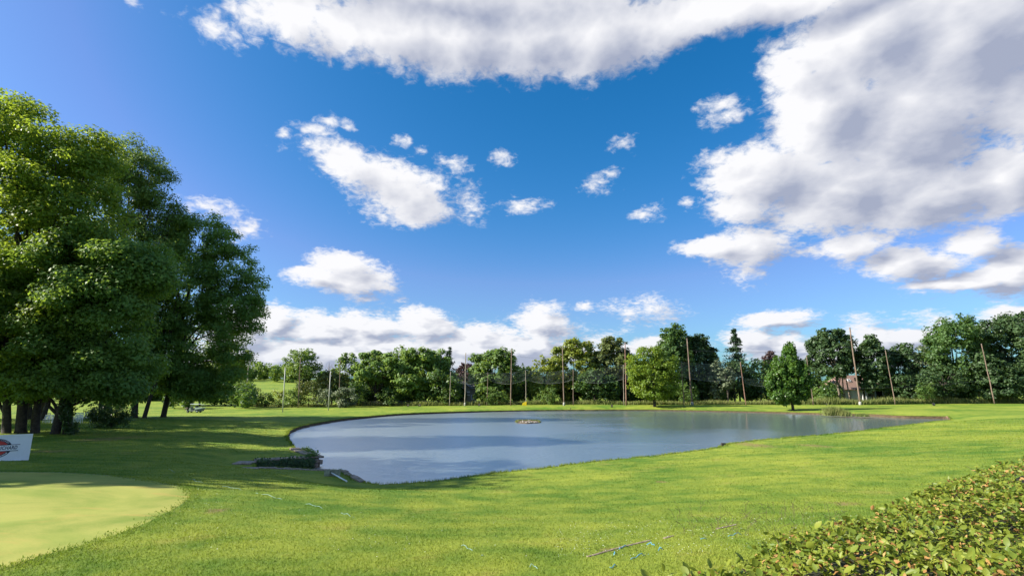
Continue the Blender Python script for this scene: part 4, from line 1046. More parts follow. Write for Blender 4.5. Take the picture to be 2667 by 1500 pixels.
# ------------------------------------------------------------------ golf cart and the stooping person
g = ground(509, 1074); t_ = g.y/ray(509, 1074).y/F; S = 41*t_/3.15; zsc = 21.5*t_/1.72
cart = empty('utility_cart', g, 0.05); cart.scale = (S, S, zsc); prop(cart, 'pale utility golf cart with a roof parked on the sunlit lawn', 'golf cart')
MB().prism([(-1.5, 0.32), (-1.56, 0.55), (-1.3, 0.78), (-0.95, 0.92), (-0.72, 0.92), (-0.6, 0.45), (0.3, 0.40), (0.3, 0.30)], -0.62, 0.62).build('body', M_CART, cart, bevel=0.03)
MB().prism([(0.18, 0.62), (1.52, 0.86), (1.58, 1.02), (0.1, 1.02)], -0.68, 0.68).build('cargo_bed', M_CARTW, cart, bevel=0.02)
MB().prism([(0.2, 0.28), (1.30, 0.28), (1.50, 0.84), (0.2, 0.60)], -0.6, 0.6).build('lower_bed', M_CARTB, cart, bevel=0.02)
MB().box((-0.12, 0, 1.70), (1.55, 1.2, 0.09)).build('roof', M_WHITE, cart, bevel=0.025)
MB().box((-0.60, 0, 1.745), (0.75, 1.0, 0.03)).build('roof_panel', M_CARTW, cart, bevel=0.01)
MB().box((1.30, 0, 1.60), (0.55, 1.0, 0.04)).build('rear_rack', M_CARTW, cart)
for x0, x1 in ((-0.92, -0.78), (0.34, 0.46)):
    for s in (-1, 1): MB().tube([(x0, s*0.56, 0.88), (x1, s*0.55, 1.68)], 0.028, 6).build('roof_post', M_BLACK, cart)
for s in (-1, 1): MB().tube([(1.05, s*0.5, 1.0), (1.1, s*0.5, 1.6)], 0.025, 6).build('rack_post', M_BLACK, cart)
MB().box((-0.84, 0, 1.28), (0.03, 1.05, 0.74), ry=0.16).build('windscreen', M_GLASS, cart)
st = MB().box((-0.08, 0, 0.72), (0.5, 1.1, 0.18)).build('seat', M_BLACK, cart, bevel=0.04); MB().box((0.16, 0, 1.04), (0.12, 1.1, 0.5), ry=0.15).build('backrest', M_BLACK, st, bevel=0.03)
MB().tube([(-0.72, -0.28, 0.85), (-0.48, -0.28, 1.08)], 0.02, 6).build('steering_column', M_BLACK, cart)
ring = MB().tube([(-0.48+0.03*math.cos(a), -0.28+0.17*math.sin(a), 1.08+0.13*math.cos(a)) for a in np.linspace(0, 2*math.pi, 13)], 0.014, 5).build('steering_wheel', M_BLACK, cart)
for x in (-1.12, 0.62):
    for s in (-1, 1):
        w_ = MB().tube([(x, s*0.50, 0.25), (x, s*0.53, 0.25), (x, s*0.67, 0.25), (x, s*0.70, 0.25)], [0.20, 0.25, 0.25, 0.20], 16).build('wheel', M_RUBBER, cart)
        MB().tube([(x, s*0.69, 0.25), (x, s*0.715, 0.25)], [0.14, 0.11], 12).build('rim', M_CARTW, w_)
for s in (-1, 1): MB().box((-1.545, s*0.42, 0.60), (0.05, 0.18, 0.12)).build('headlight', M_WHITE, cart)

def skin_part(name, joints, edges, mat, parent):
    me = bpy.data.meshes.new(name); me.from_pydata([j[:3] for j in joints], edges, []); me.materials.append(mat)
    o = bpy.data.objects.new(name, me); COL.objects.link(o); o.parent = parent
    sk = o.modifiers.new('skin', 'SKIN'); sk.use_smooth_shade = True
    for i, j in enumerate(joints):
        me.skin_vertices[0].data[i].radius = (j[3], j[3]*(j[4] if len(j) > 4 else 1))
    me.skin_vertices[0].data[0].use_root = True
    ss = o.modifiers.new('smooth', 'SUBSURF'); ss.levels = 1; ss.render_levels = 2
    return o
g = ground(487, 1075); ps = 13.2*t_/1.12
pr = empty('person', g, 0.0); pr.scale = (ps, ps, ps); prop(pr, 'person in dark trousers bending over the grass in front of the golf cart', 'person')
M_SKIN = mat_simple('skin', (0.45, 0.29, 0.21), 0.55, var=0.05); M_TROU = mat_simple('dark_trousers', (0.02, 0.022, 0.028), 0.85, var=0.2); M_JACK = mat_simple('dark_top', (0.045, 0.05, 0.055), 0.8, var=0.2); M_HAIR = mat_simple('grey_hair', (0.30, 0.27, 0.24), 0.7, var=0.2)
J = [(0.12,0,0.92,.13,1.2),(0.12,.10,0.86,.09),(0.10,.12,0.48,.06),(0.13,.13,0.08,.045),(0.0,.14,0.04,.045),(0.12,-.10,0.86,.09),(0.06,-.12,0.48,.06),(0.10,-.13,0.08,.045),(-0.03,-.14,0.04,.045),
     (-0.08,0,1.05,.13,1.25),(-0.30,0,1.04,.14,1.3),(-0.42,0,1.00,.06),(-0.50,0,0.95,.085),(-0.58,0,0.88,.075),
     (-0.30,.19,1.00,.055),(-0.33,.22,0.74,.042),(-0.42,.16,0.50,.034),(-0.46,.13,0.40,.035),(-0.30,-.19,1.00,.055),(-0.36,-.22,0.74,.042),(-0.46,-.16,0.50,.034),(-0.50,-.13,0.40,.035)]
E = [(0,1),(1,2),(2,3),(3,4),(0,5),(5,6),(6,7),(7,8),(0,9),(9,10),(10,11),(11,12),(12,13),(10,14),(14,15),(15,16),(16,17),(10,18),(18,19),(19,20),(20,21)]
skin_part('body', J, E, M_SKIN, pr)
grow = lambda ids, k: [tuple(J[i][:3])+(J[i][3]*k,)+((J[i][4],) if len(J[i]) > 4 else ()) for i in ids]
skin_part('trousers', grow([0,1,2,3,5,6,7], 1.16), [(0,1),(1,2),(2,3),(0,4),(4,5),(5,6)], M_TROU, pr)
skin_part('jacket', grow([9,10,14,15,18,19,0], 1.14), [(0,1),(1,2),(2,3),(1,4),(4,5),(0,6)], M_JACK, pr)
skin_part('hair', [(-0.48,0,0.99,.078),(-0.55,0,0.96,.08)], [(0,1)], M_HAIR, pr)
for s in (-1, 1):
    for k in range(5):
        x = -0.46-0.02*s*-1*0+(-0.02 if s < 0 else 0); yy = s*(0.10+0.016*k); L_ = (0.045, 0.075, 0.085, 0.078, 0.06)[k]
        MB().tube([(x, yy, 0.40), (x-0.02, yy, 0.40-L_*0.55), (x-0.005, yy*0.98, 0.40-L_)], [0.010, 0.009, 0.007], 6).build('finger', M_SKIN, pr, smooth=True)

# ------------------------------------------------------------------ advertising board
g = ground(73, 1198)
bd = empty('advertising_board', g+Vector((0, 0, -0.03)), R(43)); prop(bd, 'white advertising board with a red and navy round emblem at the left edge', 'sign')
BW, BH = 2.5, 62*(g.y/ray(73, 1165).y)/F*1.06
MB().box((-BW/2, 0, BH/2+0.04), (BW, 0.04, BH)).build('panel', M_PANEL, bd)
for c_, d_2 in (((-BW/2, -0.028, BH+0.015), (BW+0.04, 0.03, 0.055)), ((-BW/2, -0.028, 0.065), (BW+0.04, 0.03, 0.055)), ((-0.0275+0.02, -0.026, BH/2+0.04), (0.055, 0.03, BH-0.06)), ((-BW+0.0275-0.02, -0.026, BH/2+0.04), (0.055, 0.03, BH-0.06))):
    MB().box(c_, d_2).build('frame_bar', M_WHITE, bd)
for x in (-0.3, -BW+0.3): MB().tube([(x, 0.03, BH*0.9), (x, 0.55, -0.15)], 0.025, 6).build('stand_leg', M_WHITE, bd)
ex, ez_ = -1.20, BH*0.50+0.05
def ell(a, rx, rz): return (ex+rx*math.cos(a), ez_+rz*math.sin(a))
RX, RZ = 0.55, 0.44

n_ = 64; vs = []; fs = []
for i in range(n_):
    a = 2*math.pi*i/n_
    for rx, rz in ((RX, RZ), (RX*0.78, RZ*0.78)):
        x, z = ell(a, rx, rz); vs.append((x, -0.026, z))
for i in range(n_): j = (i+1) % n_; fs.append((2*i, 2*i+1, 2*j+1, 2*j))
MB().add(vs, fs).build('emblem_ring', M_NAVY, bd)
for sgn, nm in ((1, 'emblem_top'), (-1, 'emblem_bottom')):
    pts = []; a0 = math.asin(0.30/0.78)
    for i in range(25):
        a = a0+(math.pi-2*a0)*i/24; x, z = ell(a, RX*0.775, RZ*0.775); pts.append((x, -0.028, ez_+sgn*(z-ez_)))
    MB().add(pts, [tuple(range(25))]).build(nm, M_RED, bd)
BWID = RX*1.46; MB().box((ex, -0.029, ez_), (BWID*2-0.10, 0.006, RZ*0.60)).build('name_band', M_PANEL, bd)
for s in (1, -1): MB().box((ex+0.02*s, -0.033, ez_+s*RZ*0.315), (BWID*2, 0.006, 0.022)).build('band_line', M_NAVY, bd)
def lettering(txt, size, mat, parent, loc, rot=0.0, shear=0.0, name='lettering', align='CENTER', weight=0.0):
    cu_ = bpy.data.curves.new(name, 'FONT'); cu_.body = txt; cu_.size = size; cu_.align_x = align; cu_.align_y = 'CENTER'; cu_.shear = shear; cu_.extrude = 0.002; cu_.offset = weight; cu_.space_character = 1.08
    tmp = bpy.data.objects.new(name, cu_); COL.objects.link(tmp); bpy.context.view_layer.update()
    me = bpy.data.meshes.new_from_object(tmp.evaluated_get(bpy.context.evaluated_depsgraph_get())); bpy.data.objects.remove(tmp); bpy.data.curves.remove(cu_)
    o = link(name, me, mat, parent); me.materials.clear(); me.materials.append(mat)
    o.location = loc; o.rotation_euler = (math.pi/2, -rot, 0); return o
lettering('RICHARD', 0.225, M_NAVY, bd, (ex+BWID*0.92, -0.037, ez_), shear=0.14, name='name_lettering', align='RIGHT', weight=0.004).scale = (0.66, 1, 1)
for i, ch in enumerate('RICHARD'):
    a = R(88-i*8.6); x, z = ell(a, RX*0.89, RZ*0.89); lettering(ch, 0.085, M_WHITE, bd, (x, -0.031, z), a-math.pi/2, name='ring_letter')
for i in range(9):
    a = R(-92+i*7.0); x, z = ell(a, RX*0.89, RZ*0.89); MB().box((x, -0.03, z), (0.045, 0.006, 0.035), ry=-a-math.pi/2).build('ring_mark', M_WHITE, bd)

# ------------------------------------------------------------------ white chairs and tables under the grove
def chair_proto(lab):
    c = empty('garden_chair'); prop(c, lab, 'chair', 'white chairs under the grove trees')
    MB().box((0, 0, 0.45), (0.46, 0.44, 0.035)).build('seat', M_WHITE, c, bevel=0.01)
    MB().box((0, 0.21, 0.86), (0.44, 0.03, 0.09)).build('top_rail', M_WHITE, c)
    for x in (-0.14, -0.05, 0.05, 0.14): MB().box((x, 0.21, 0.64), (0.035, 0.02, 0.36)).build('back_slat', M_WHITE, c)
    for x in (-0.2, 0.2):
        MB().box((x, -0.19, 0.22), (0.04, 0.04, 0.44)).build('leg', M_WHITE, c)
        MB().box((x, 0.20, 0.45), (0.04, 0.04, 0.90), rx=0.03).build('leg', M_WHITE, c)
    MB().box((0, -0.19, 0.2), (0.38, 0.025, 0.03)).build('stretcher', M_WHITE, c)
    return c
SPOTS = [(119,1101,0.3,'white chair farthest left in the grove'),(127,1101,0.1,'white chair second from the left in the grove'),(135,1101,-0.2,'white chair just left of the trunk behind the board'),(122,1094,0.4,'white chair of the back row, left of the trunk'),
 (163,1096,0.2,'white chair between the trunk and the ivy covered trunk'),(196,1101,0.1,'white chair right of the ivy covered trunk, in front'),(206,1101,-0.3,'white chair left of the white table in the grove'),(198,1092,0.3,'white chair of the back row, right of the ivy covered trunk'),(208,1092,0.0,'white chair of the back row behind the table'),(222,1091,0.2,'white chair of the back row near the bush'),(242,1091,-0.1,'white chair half behind the low leafy bush')]
proto = None
for (px, py, rz0, lab) in SPOTS:
    g = ground(px, py)
    c = chair_proto(lab) if proto is None else copy_tree(proto)
    proto = proto or c; c['label'] = lab; c.location = g; c.rotation_euler = (0, 0, rz0)
for (px, py, lab) in [(168,1103,'white table between two grove trunks'),(222,1103,'white table left of the low leafy bush')]:
    g = ground(px, py); tb = empty('garden_table', g, 0.2); prop(tb, lab, 'table', 'white tables under the grove trees')
    MB().box((0, 0, 0.72), (1.5, 0.8, 0.04)).build('table_top', M_WHITE, tb, bevel=0.01)
    for x in (-0.65, 0.65):
        for y in (-0.32, 0.32): MB().box((x, y, 0.35), (0.05, 0.05, 0.70)).build('leg', M_WHITE, tb)

# ------------------------------------------------------------------ walled inlet, steps, sluice, islet, kerbs
rg = np.random.default_rng(77)
def stone_row(parent, a, b, w, h, n, mat=M_STONE, name='coping_stone', zoff=0.0):
    """stones laid end to end from a to b, each a little different"""
    a, b = Vector(a), Vector(b); d = b-a; L = d.length; rz0 = math.atan2(d.y, d.x); cuts = np.cumsum(np.r_[0, rg.uniform(0.7, 1.3, n)]); cuts = cuts/cuts[-1]
    for i in range(n):
        u = (cuts[i]+cuts[i+1])/2; l = (cuts[i+1]-cuts[i])*L-0.03
        c = a+d*u-parent.location+Vector((rg.normal(0, .02), rg.normal(0, .02), zoff+rg.normal(0, 0.012)))
        MB().box(c, (l, w*rg.uniform(0.88, 1.1), h*rg.uniform(0.85, 1.15)), rz0+rg.normal(0, 0.03), rg.normal(0, 0.03), rg.normal(0, 0.02)).build(name, mat, parent, bevel=min(0.03, h*0.2))
W0, W1 = atz(661, 1200, .62), atz(832, 1191, .62)
wall = empty('inlet_wall', (W0+W1)/2*1.0); wall.location.z = 0; prop(wall, 'low stone wall of the pond inlet overgrown with ivy', 'wall')
d_w = (W1-W0).normalized(); n_w = Vector((d_w.y, -d_w.x, 0));  n_w = n_w if n_w.y < 0 else -n_w
off = n_w*0.05
for cz_, hh in ((0.42, 0.2), (0.19, 0.2), (-0.06, 0.22)):
    stone_row(wall, W0+off*1.0+Vector((0, 0, cz_-0.62)), W1+off+Vector((0, 0, cz_-0.62)), 0.26, hh, 11 if cz_ > 0.3 else 9, M_STONE, 'wall_stone')
stone_row(wall, W0-n_w*0.25+Vector((0, 0, 0.03)), W1-n_w*0.25+Vector((0, 0, 0.03)), 0.85, 0.10, 8)
C0, C1, C2 = atz(830, 1189, .66), atz(800, 1179, .62), atz(770, 1168, .56)
path = empty('stone_edging', C1); path.location.z = 0; prop(path, 'stone edging turning the pond corner beside the inlet wall', 'edging')
stone_row(path, C0+Vector((0, .2, -.05)), C1+Vector((-.15, 0, -.03)), 0.75, 0.12, 3, name='slab'); stone_row(path, C1+Vector((-.15, 0, -.03)), C2+Vector((-.15, 0, 0)), 0.6, 0.12, 3, name='slab')
stone_row(path, C0+Vector((.1, .1, -.36)), C1+Vector((.1, 0, -.36)), 0.3, 0.30, 4, name='edge_stone')
st_ = empty('stone_steps', ground(640, 1210)); prop(st_, 'broad worn slabs at the head of the pond inlet', 'steps')
for (x0, x1, y_, dpth, tz) in [(613, 661, 1197, 0.95, 0.05), (632, 664, 1209, 1.10, 0.03), (621, 668, 1219, 0.85, 0.05)]:
    a, b = atz(x0, y_, 0.80), atz(x1, y_, 0.80); zz = min(h1(a.x, a.y), h1(b.x, b.y)); a.z = b.z = zz
    stone_row(st_, a+Vector((0, 0, tz)), b+Vector((0, 0, tz)), dpth, 0.10, 2 if x0 < 615 else 1, M_STONE2, 'slab')
kb = empty('inlet_kerb', ground(760, 1224)); prop(kb, 'thin stone kerb along the near side of the inlet', 'kerb')
a, b, c3 = atz(672, 1217.5, .50), atz(754, 1221, .47), atz(890, 1226, .47)
stone_row(kb, a, b, 0.22, 0.10, 5, M_STONE2, 'kerb_stone'); stone_row(kb, b, c3, 0.24, 0.10, 7, M_STONE2, 'kerb_stone')
d1_, d2_ = atz(893, 1226, .46), atz(944, 1255, .44); stone_row(kb, d1_, d2_, 0.34, 0.12, 5, M_STONE, 'kerb_stone')
# ivy on the wall
def leaf_patch(name, label, cat, pts, n, size, kind, spread, seed, out, parent=None, up_=0.4):
    q = np.random.default_rng(seed); pts = np.array(pts); k = q.integers(0, len(pts)-1, n); u = q.uniform(0, 1, (n, 1))
    C = pts[k]*(1-u)+pts[k+1]*u + q.normal(0, 1, (n, 3))*np.array(spread)
    Nn = unit(np.array(out)*0.8+np.array([0, 0, up_])+q.normal(0, 0.5, (n, 3)))
    V, Fc, tn = leaf_quads(C, Nn, size, q, 0.75)
    o = link(name, np_mesh(name, V, Fc, tn), LEAF[kind], parent)
    prop(o, label, cat)
    return o
ivp = [tuple(W0.lerp(W1, u)+n_w*0.32+Vector((0, 0, -0.28+0.08*math.sin(u*14)))) for u in np.linspace(0.02, 0.90, 14)]
leaf_patch('ivy_plant', 'dense dark ivy hanging over the inlet wall', 'ivy', ivp, 5200, 0.055, 'ivy', (0.08, 0.13, 0.15), 81, tuple(n_w))
leaf_patch('ivy_plant', 'lighter leafy tuft on top of the inlet wall near its end', 'ivy', [tuple(W0.lerp(W1, 0.8)+Vector((0, 0.1, 0.1))), tuple(W0.lerp(W1, 0.93)+Vector((0, 0.1, 0.1)))], 500, 0.05, 'mid', (0.15, 0.12, 0.09), 82, (0, -0.4, 0.5))
leaf_patch('shore_plant', 'leafy green plants on the stone edging at the water', 'plant', [tuple(atz(790, 1171, .5)), tuple(atz(803, 1176, .45)), tuple(atz(823, 1184, .45))], 900, 0.06, 'mid', (0.18, 0.13, 0.11), 83, (0, -0.3, 0.6))
# sluice box with white pipe
g = ground(866, 1241); sb = empty('sluice_box', g, 0.05); prop(sb, 'small box of mossy boards beside the near shore', 'box')
u_ = g.y/F
for x, wd in ((-14*u_, 0.30), (12*u_, 0.22)): MB().box((x, 0, 0.15), (wd, 0.06, 0.42)).build('board', M_BOARD, sb, bevel=0.01)
MB().box((0, 0.10, 0.18), (28*u_, 0.05, 0.34)).build('board', M_BOARD, sb, bevel=0.01); MB().box((-14*u_, 0.2, 0.16), (0.06, 0.4, 0.40)).build('board', M_BOARD, sb, bevel=0.01); MB().box((13*u_, 0.2, 0.16), (0.06, 0.4, 0.40)).build('board', M_BOARD, sb, bevel=0.01)
a, b = ground(862, 1240), ground(902, 1256); o = MB().tube([Vector((0, 0, 0.18)), b-a+Vector((0, 0, 0.07))], 0.035, 10).build('white_pipe', M_WHITE, smooth=True); o.location = a
MB().tube([b-a+Vector((0, 0, 0.07)), (b-a)*1.012+Vector((0, 0, 0.068))], 0.045, 10).build('pipe_collar', M_WHITE, o)
prop(o, 'white plastic pipe lying on the grass beside the sluice box', 'pipe')
g = ground(1881, 1161); ps_ = empty('shore_post', g); prop(ps_, 'short dark wooden post at the near shore bend', 'post')
MB().tube([(0, 0, -0.3), (0, 0, 0.25)], 0.10, 8).build('shaft', M_DARKBOX, ps_); MB().box((0.16, 0, 0.18), (0.26, 0.16, 0.12)).build('board_end', M_DARKBOX, ps_)
# islet
ic = atz(1375, 1100, 0.0); il = empty('islet', ic); prop(il, 'low stony islet with a rim of grass in the pond', 'islet')
rx_, ry_ = 30*ic.y/F, 4.0; V = [(0, 0, 0.16)]; Fc = []
for r_, z_ in ((0.6, 0.19), (0.9, 0.15), (1.0, 0.03), (1.06, -0.2)):
    for k in range(28):
        a = 2*math.pi*k/28; q_ = 1+0.09*math.sin(3*a+1)+0.06*math.sin(7*a); V.append((math.cos(a)*rx_*r_*q_, math.sin(a)*ry_*r_*q_*0.6, z_+rg.normal(0, .015)))
for k in range(28): Fc.append((0, 1+k, 1+(k+1) % 28))
f2 = [(1+28*r_+k, 29+28*r_+k, 29+28*r_+(k+1) % 28, 1+28*r_+(k+1) % 28) for r_ in range(3) for k in range(28)]
MB().add(V, Fc+f2).build('mound', M_EARTH, il, smooth=True)
for i in range(46):
    a = rg.uniform(0, 2*math.pi); r_ = math.sqrt(rg.uniform(0.1, 0.95)); s_ = rg.uniform(0.12, 0.3)
    MB().box((math.cos(a)*rx_*r_, math.sin(a)*ry_*0.6*r_-0.1, 0.17), (s_, s_*0.8, s_*0.6), rg.uniform(0, 3), rg.uniform(-.4, .4), rg.uniform(-.4, .4), 0.7).build('stone', M_CONC if i % 3 else M_STONE, il, bevel=s_*0.12)
def blades(P, hgt, wid, q, lean=0.35, up_=1.0):
    """one triangle per grass blade"""
    n = len(P); a = q.uniform(0, 2*math.pi, n); h_ = hgt*q.uniform(0.6, 1.3, n)
    side = np.stack([np.cos(a), np.sin(a), np.zeros(n)], 1)*(wid*q.uniform(0.7, 1.3, n))[:, None]
    la = q.uniform(0, 2*math.pi, n); tip = np.stack([np.cos(la)*lean*h_, np.sin(la)*lean*h_, h_*up_], 1)*q.uniform(0.8, 1.1, (n, 1))
    V = np.empty((n, 3, 3), np.float32); V[:, 0] = P-side; V[:, 1] = P+side; V[:, 2] = P+tip
    return V.reshape(-1, 3), np.arange(3*n).reshape(-1, 3), np.repeat(q.uniform(0, 1, n), 3)
q = np.random.default_rng(90); a = q.uniform(0, 2*math.pi, 2600); r_ = q.normal(0.92, 0.07, 2600)
P = np.stack([np.cos(a)*rx_*r_, np.sin(a)*ry_*0.6*r_, np.full(2600, 0.1)], 1); P = P[(P[:, 1] > -0.4) | (np.abs(P[:, 0]) > 1.6)]
V, Fc, tn = blades(P, 0.28, 0.035, q); link('grass_rim', np_mesh('grass_rim', V, Fc, tn), LEAF['tall'], il)
# brick edge and reeds on the right shore
e0, e1 = atz(2266, 1084, 0), atz(2472, 1091, 0); ew = empty('shore_wall', e0); prop(ew, 'low brick edge along the right end of the pond', 'wall')
mb = MB(); d = e1-e0; nn = 70; rz0 = math.atan2(d.y, d.x)
for row in range(3):
    for i in range(nn):
        c = d*((i+(0.5 if row % 2 else 0.0)+0.3)/nn); mb.box(c+Vector((rg.normal(0, .015), rg.normal(0, .02)-0.08, 0.08+row*0.16)), (d.length/nn*0.93, 0.24, 0.145), rz0)
o = mb.build('bricks', mat_simple('old_brick', (0.24, 0.15, 0.105), 0.9, var=0.45, scale=2.5), ew); o['kind'] = 'stuff'
for (px, py, w_, h_, lab) in [(2172, 1082, 22, 1.55, 'tall reed clump on the right far shore'), (2200, 1083, 12, 0.95, 'lower reed clump right of the tall one'), (2245, 1084, 12, 0.5, 'smallest reed tuft beside the brick edge')]:
    g = atz(px, py, 0.25); q = np.random.default_rng(px); n = 900; P = np.stack([q.normal(0, w_*0.5*g.y/F, n), q.normal(0, 0.5, n), np.zeros(n)], 1)
    V, Fc, tn = blades(P, h_, 0.05, q, 0.35); root = empty('reed_clump', g); prop(root, lab, 'reeds', 'reeds on the far right shore'); link('blades', np_mesh('blades', V, Fc, tn), LEAF['tall'], root)

# ------------------------------------------------------------------ ropes and timber on the near lawn
def rope(label, pts, mat, r, seed, hide=0.5):
    q = np.random.default_rng(seed); P = []
    for i in range(len(pts)-1):
        for k in range(6):
            u = k/6; P.append((pts[i][0]+(pts[i+1][0]-pts[i][0])*u, pts[i][1]+(pts[i+1][1]-pts[i][1])*u))
    P.append(pts[-1]); W_ = []
    for i, (x, y) in enumerate(P):
        g = ground(x, y); W_.append(g+Vector((q.normal(0, .008), q.normal(0, .008), -0.006+0.034*math.sin(i*0.55+seed*1.7)+0.02*math.sin(i*1.9))))
    root = W_[0].copy(); o = MB().tube([w-root for w in W_], r, 7).build('rope', mat, smooth=True); o.location = root
    prop(o, label, 'rope', 'ropes lying in the near grass')
rope('pale blue rope running across the lawn from the putting green', [(439,1223),(489,1243),(508,1252),(560,1262),(621,1274),(660,1281),(718,1296),(788,1310),(840,1323),(889,1336),(920,1346),(970,1359)], M_PALEROPE, 0.005, 1)
rope('short pale blue rope piece at the bottom centre left', [(1170,1412),(1200,1420),(1235,1436),(1258,1449)], M_PALEROPE, 0.005, 2)
rope('tiny pale blue rope piece at the bottom centre', [(1372,1476),(1392,1475),(1413,1488)], M_PALEROPE, 0.005, 3)
rope('blue rope lying in a loop beside the timber edging', [(1599,1447),(1604,1436),(1616,1427),(1651,1419),(1694,1417),(1713,1422),(1723,1430),(1704,1438),(1663,1449),(1616,1465),(1587,1483)], M_BLUE, 0.007, 4)
rope('blue rope piece near the hedge tip', [(1825,1405),(1888,1396),(1930,1391),(1970,1389)], M_BLUE, 0.007, 5)
M_TIMBER = mat_simple('sunken_timber', (0.25, 0.19, 0.135), 0.9, var=0.4, scale=9.0, bump=0.6, bscale=30.0)
te = empty('timber_edging', ground(1620, 1428)); prop(te, 'weathered timber edging sunk in the near lawn', 'edging')
for (a, b) in [((1530,1450),(1610,1427)), ((1612,1426),(1694,1407)), ((1728,1402),(1754,1395)), ((1866,1377),(1918,1366))]:
    A_, B_ = ground(*a), ground(*b); m = (A_+B_)/2-te.location; d = B_-A_
    MB().box(m+Vector((0, 0, -0.034)), (d.length, 0.06, 0.10), math.atan2(d.y, d.x), 0, -math.atan2(d.z, math.hypot(d.x, d.y))).build('timber', M_TIMBER, te, bevel=0.015)

# ------------------------------------------------------------------ hornbeam hedge in the right foreground
HZ = 4.0; HA, HB = atz(1800, 1500, HZ), atz(2667, 1188, HZ); hd = (HB-HA).normalized(); hn = Vector((hd.y, -hd.x, 0))
HA = HA-hd*1.6; HL = 19.0; HW = 1.9
hedge = empty('hedge', (HA.x, HA.y, h1(HA.x, HA.y)), math.atan2(hd.y, hd.x)); prop(hedge, 'clipped hornbeam hedge in the right foreground', 'hedge')
hz = HZ-hedge.location.z
def htop(x, y): return hz+0.035*np.sin(x*2.1+1)+0.03*np.sin(x*5.3+y*3)+0.025*np.sin(y*6+x)
# in hedge space x runs along, y (negative) runs away from the lawn side
q = np.random.default_rng(700)
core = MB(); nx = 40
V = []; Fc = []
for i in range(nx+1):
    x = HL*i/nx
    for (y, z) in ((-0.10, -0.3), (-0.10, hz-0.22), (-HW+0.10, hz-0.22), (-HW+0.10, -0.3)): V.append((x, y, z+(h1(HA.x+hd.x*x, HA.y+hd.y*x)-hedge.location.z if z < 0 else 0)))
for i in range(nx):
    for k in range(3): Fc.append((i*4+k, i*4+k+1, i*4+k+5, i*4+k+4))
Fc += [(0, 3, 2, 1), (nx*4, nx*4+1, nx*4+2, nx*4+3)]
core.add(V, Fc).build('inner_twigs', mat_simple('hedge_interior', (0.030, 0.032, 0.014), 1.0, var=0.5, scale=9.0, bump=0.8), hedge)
def hornbeam_leaf(L, W_, fold, bend, cols=5, seed=0):
    """pleated, pointed oval leaf: midrib and two rows of pleats"""
    v = []; f = []
    for i in range(cols+1):
        u = i/cols; w = W_*math.sin(math.pi*min(1, u*0.96+0.03))**0.75*(1-0.25*u); z = bend*u*u
        pl = 0.06*L*(1 if i % 2 else -1)*0.35
        for s in (-1, 0, 1): v.append((u*L, s*w, z+(fold*w if s else 0)+(pl if s else 0)))
    for i in range(cols):
        for k in (0, 1): a = i*3+k; f.append((a, a+3, a+4, a+1))
    return np.array(v, np.float32), np.array(f)
def scatter_leaves(P, Nn, size, q, var=6, cols=3):
    protos = [hornbeam_leaf(1.0, q.uniform(0.28, 0.36), q.uniform(0.1, 0.7), q.uniform(-0.35, 0.2), cols) for _ in range(var)]
    n = len(P); Vs = []; k = len(protos[0][0]); T = unit(np.cross(Nn, q.normal(0, 1, (n, 3)))); B = np.cross(Nn, T); s = size*q.uniform(0.6, 1.25, n)
    pi = q.integers(0, var, n); pv = np.stack([p[0] for p in protos])[pi]
    V = P[:, None, :]+s[:, None, None]*(pv[:, :, 0:1]*T[:, None, :]+pv[:, :, 1:2]*B[:, None, :]+pv[:, :, 2:3]*Nn[:, None, :])
    Fc = (protos[0][1][None]+(np.arange(n)*k)[:, None, None]).reshape(-1, 4)
    return V.reshape(-1, 3), Fc, np.repeat(q.uniform(0, 1, n), k)
def top_points(n, x0, x1):
    x = q.uniform(x0, x1, n); y = -q.uniform(-0.03, HW, n); z = htop(x, y)-np.abs(q.normal(0, 0.07, n))+0.02
    return np.stack([x, y, z], 1)
P = np.concatenate([top_points(19500, 0, 8.5), top_points(7500, 8.5, HL)])
side = np.stack([q.uniform(0, HL, 3000), q.normal(-0.02, 0.05, 3000), q.uniform(0.1, hz, 3000)], 1)
back = np.stack([q.uniform(0, HL, 1500), -HW+q.normal(0.0, 0.05, 1500), q.uniform(0.1, hz, 1500)], 1)
end = np.stack([q.normal(0.0, 0.04, 700), -q.uniform(0, HW, 700), q.uniform(0.1, hz, 700)], 1)
Nn = np.concatenate([unit(q.normal(0, 0.55, (len(P), 3))+np.array([-0.1, 0.15, 0.75])), unit(q.normal(0, 0.5, (3000, 3))+np.array([0, 0.8, 0.4])), unit(q.normal(0, 0.5, (1500, 3))+np.array([0, -0.8, 0.4])), unit(q.normal(0, 0.5, (700, 3))+np.array([-0.8, 0, 0.4]))])
P = np.concatenate([P, side, back, end])
dry = q.uniform(0, 1, len(P)) < 0.24
M_DRY = mat_leaf('dry_hedge_leaves', (0.26, 0.110, 0.028), (0.48, 0.31, 0.11), (0.35, 0.20, 0.06), 0.25, 0.6, 3.0)
M_HEDGE = mat_leaf('hedge_leaves', (0.066, 0.128, 0.014), (0.265, 0.285, 0.036), (0.42, 0.48, 0.05), 0.32, 0.5, 2.0, 0.35)
V, Fc, tn = scatter_leaves(P[~dry], Nn[~dry], 0.060, q); o = link('foliage', np_mesh('foliage', V, Fc, tn), M_HEDGE, hedge); o['kind'] = 'stuff'
V, Fc, tn = scatter_leaves(P[dry]-np.array([0, 0, 0.015]), Nn[dry], 0.046, q); o = link('dry_leaves', np_mesh('dry_leaves', V, Fc, tn), M_DRY, hedge); o['kind'] = 'stuff'
mb = MB()
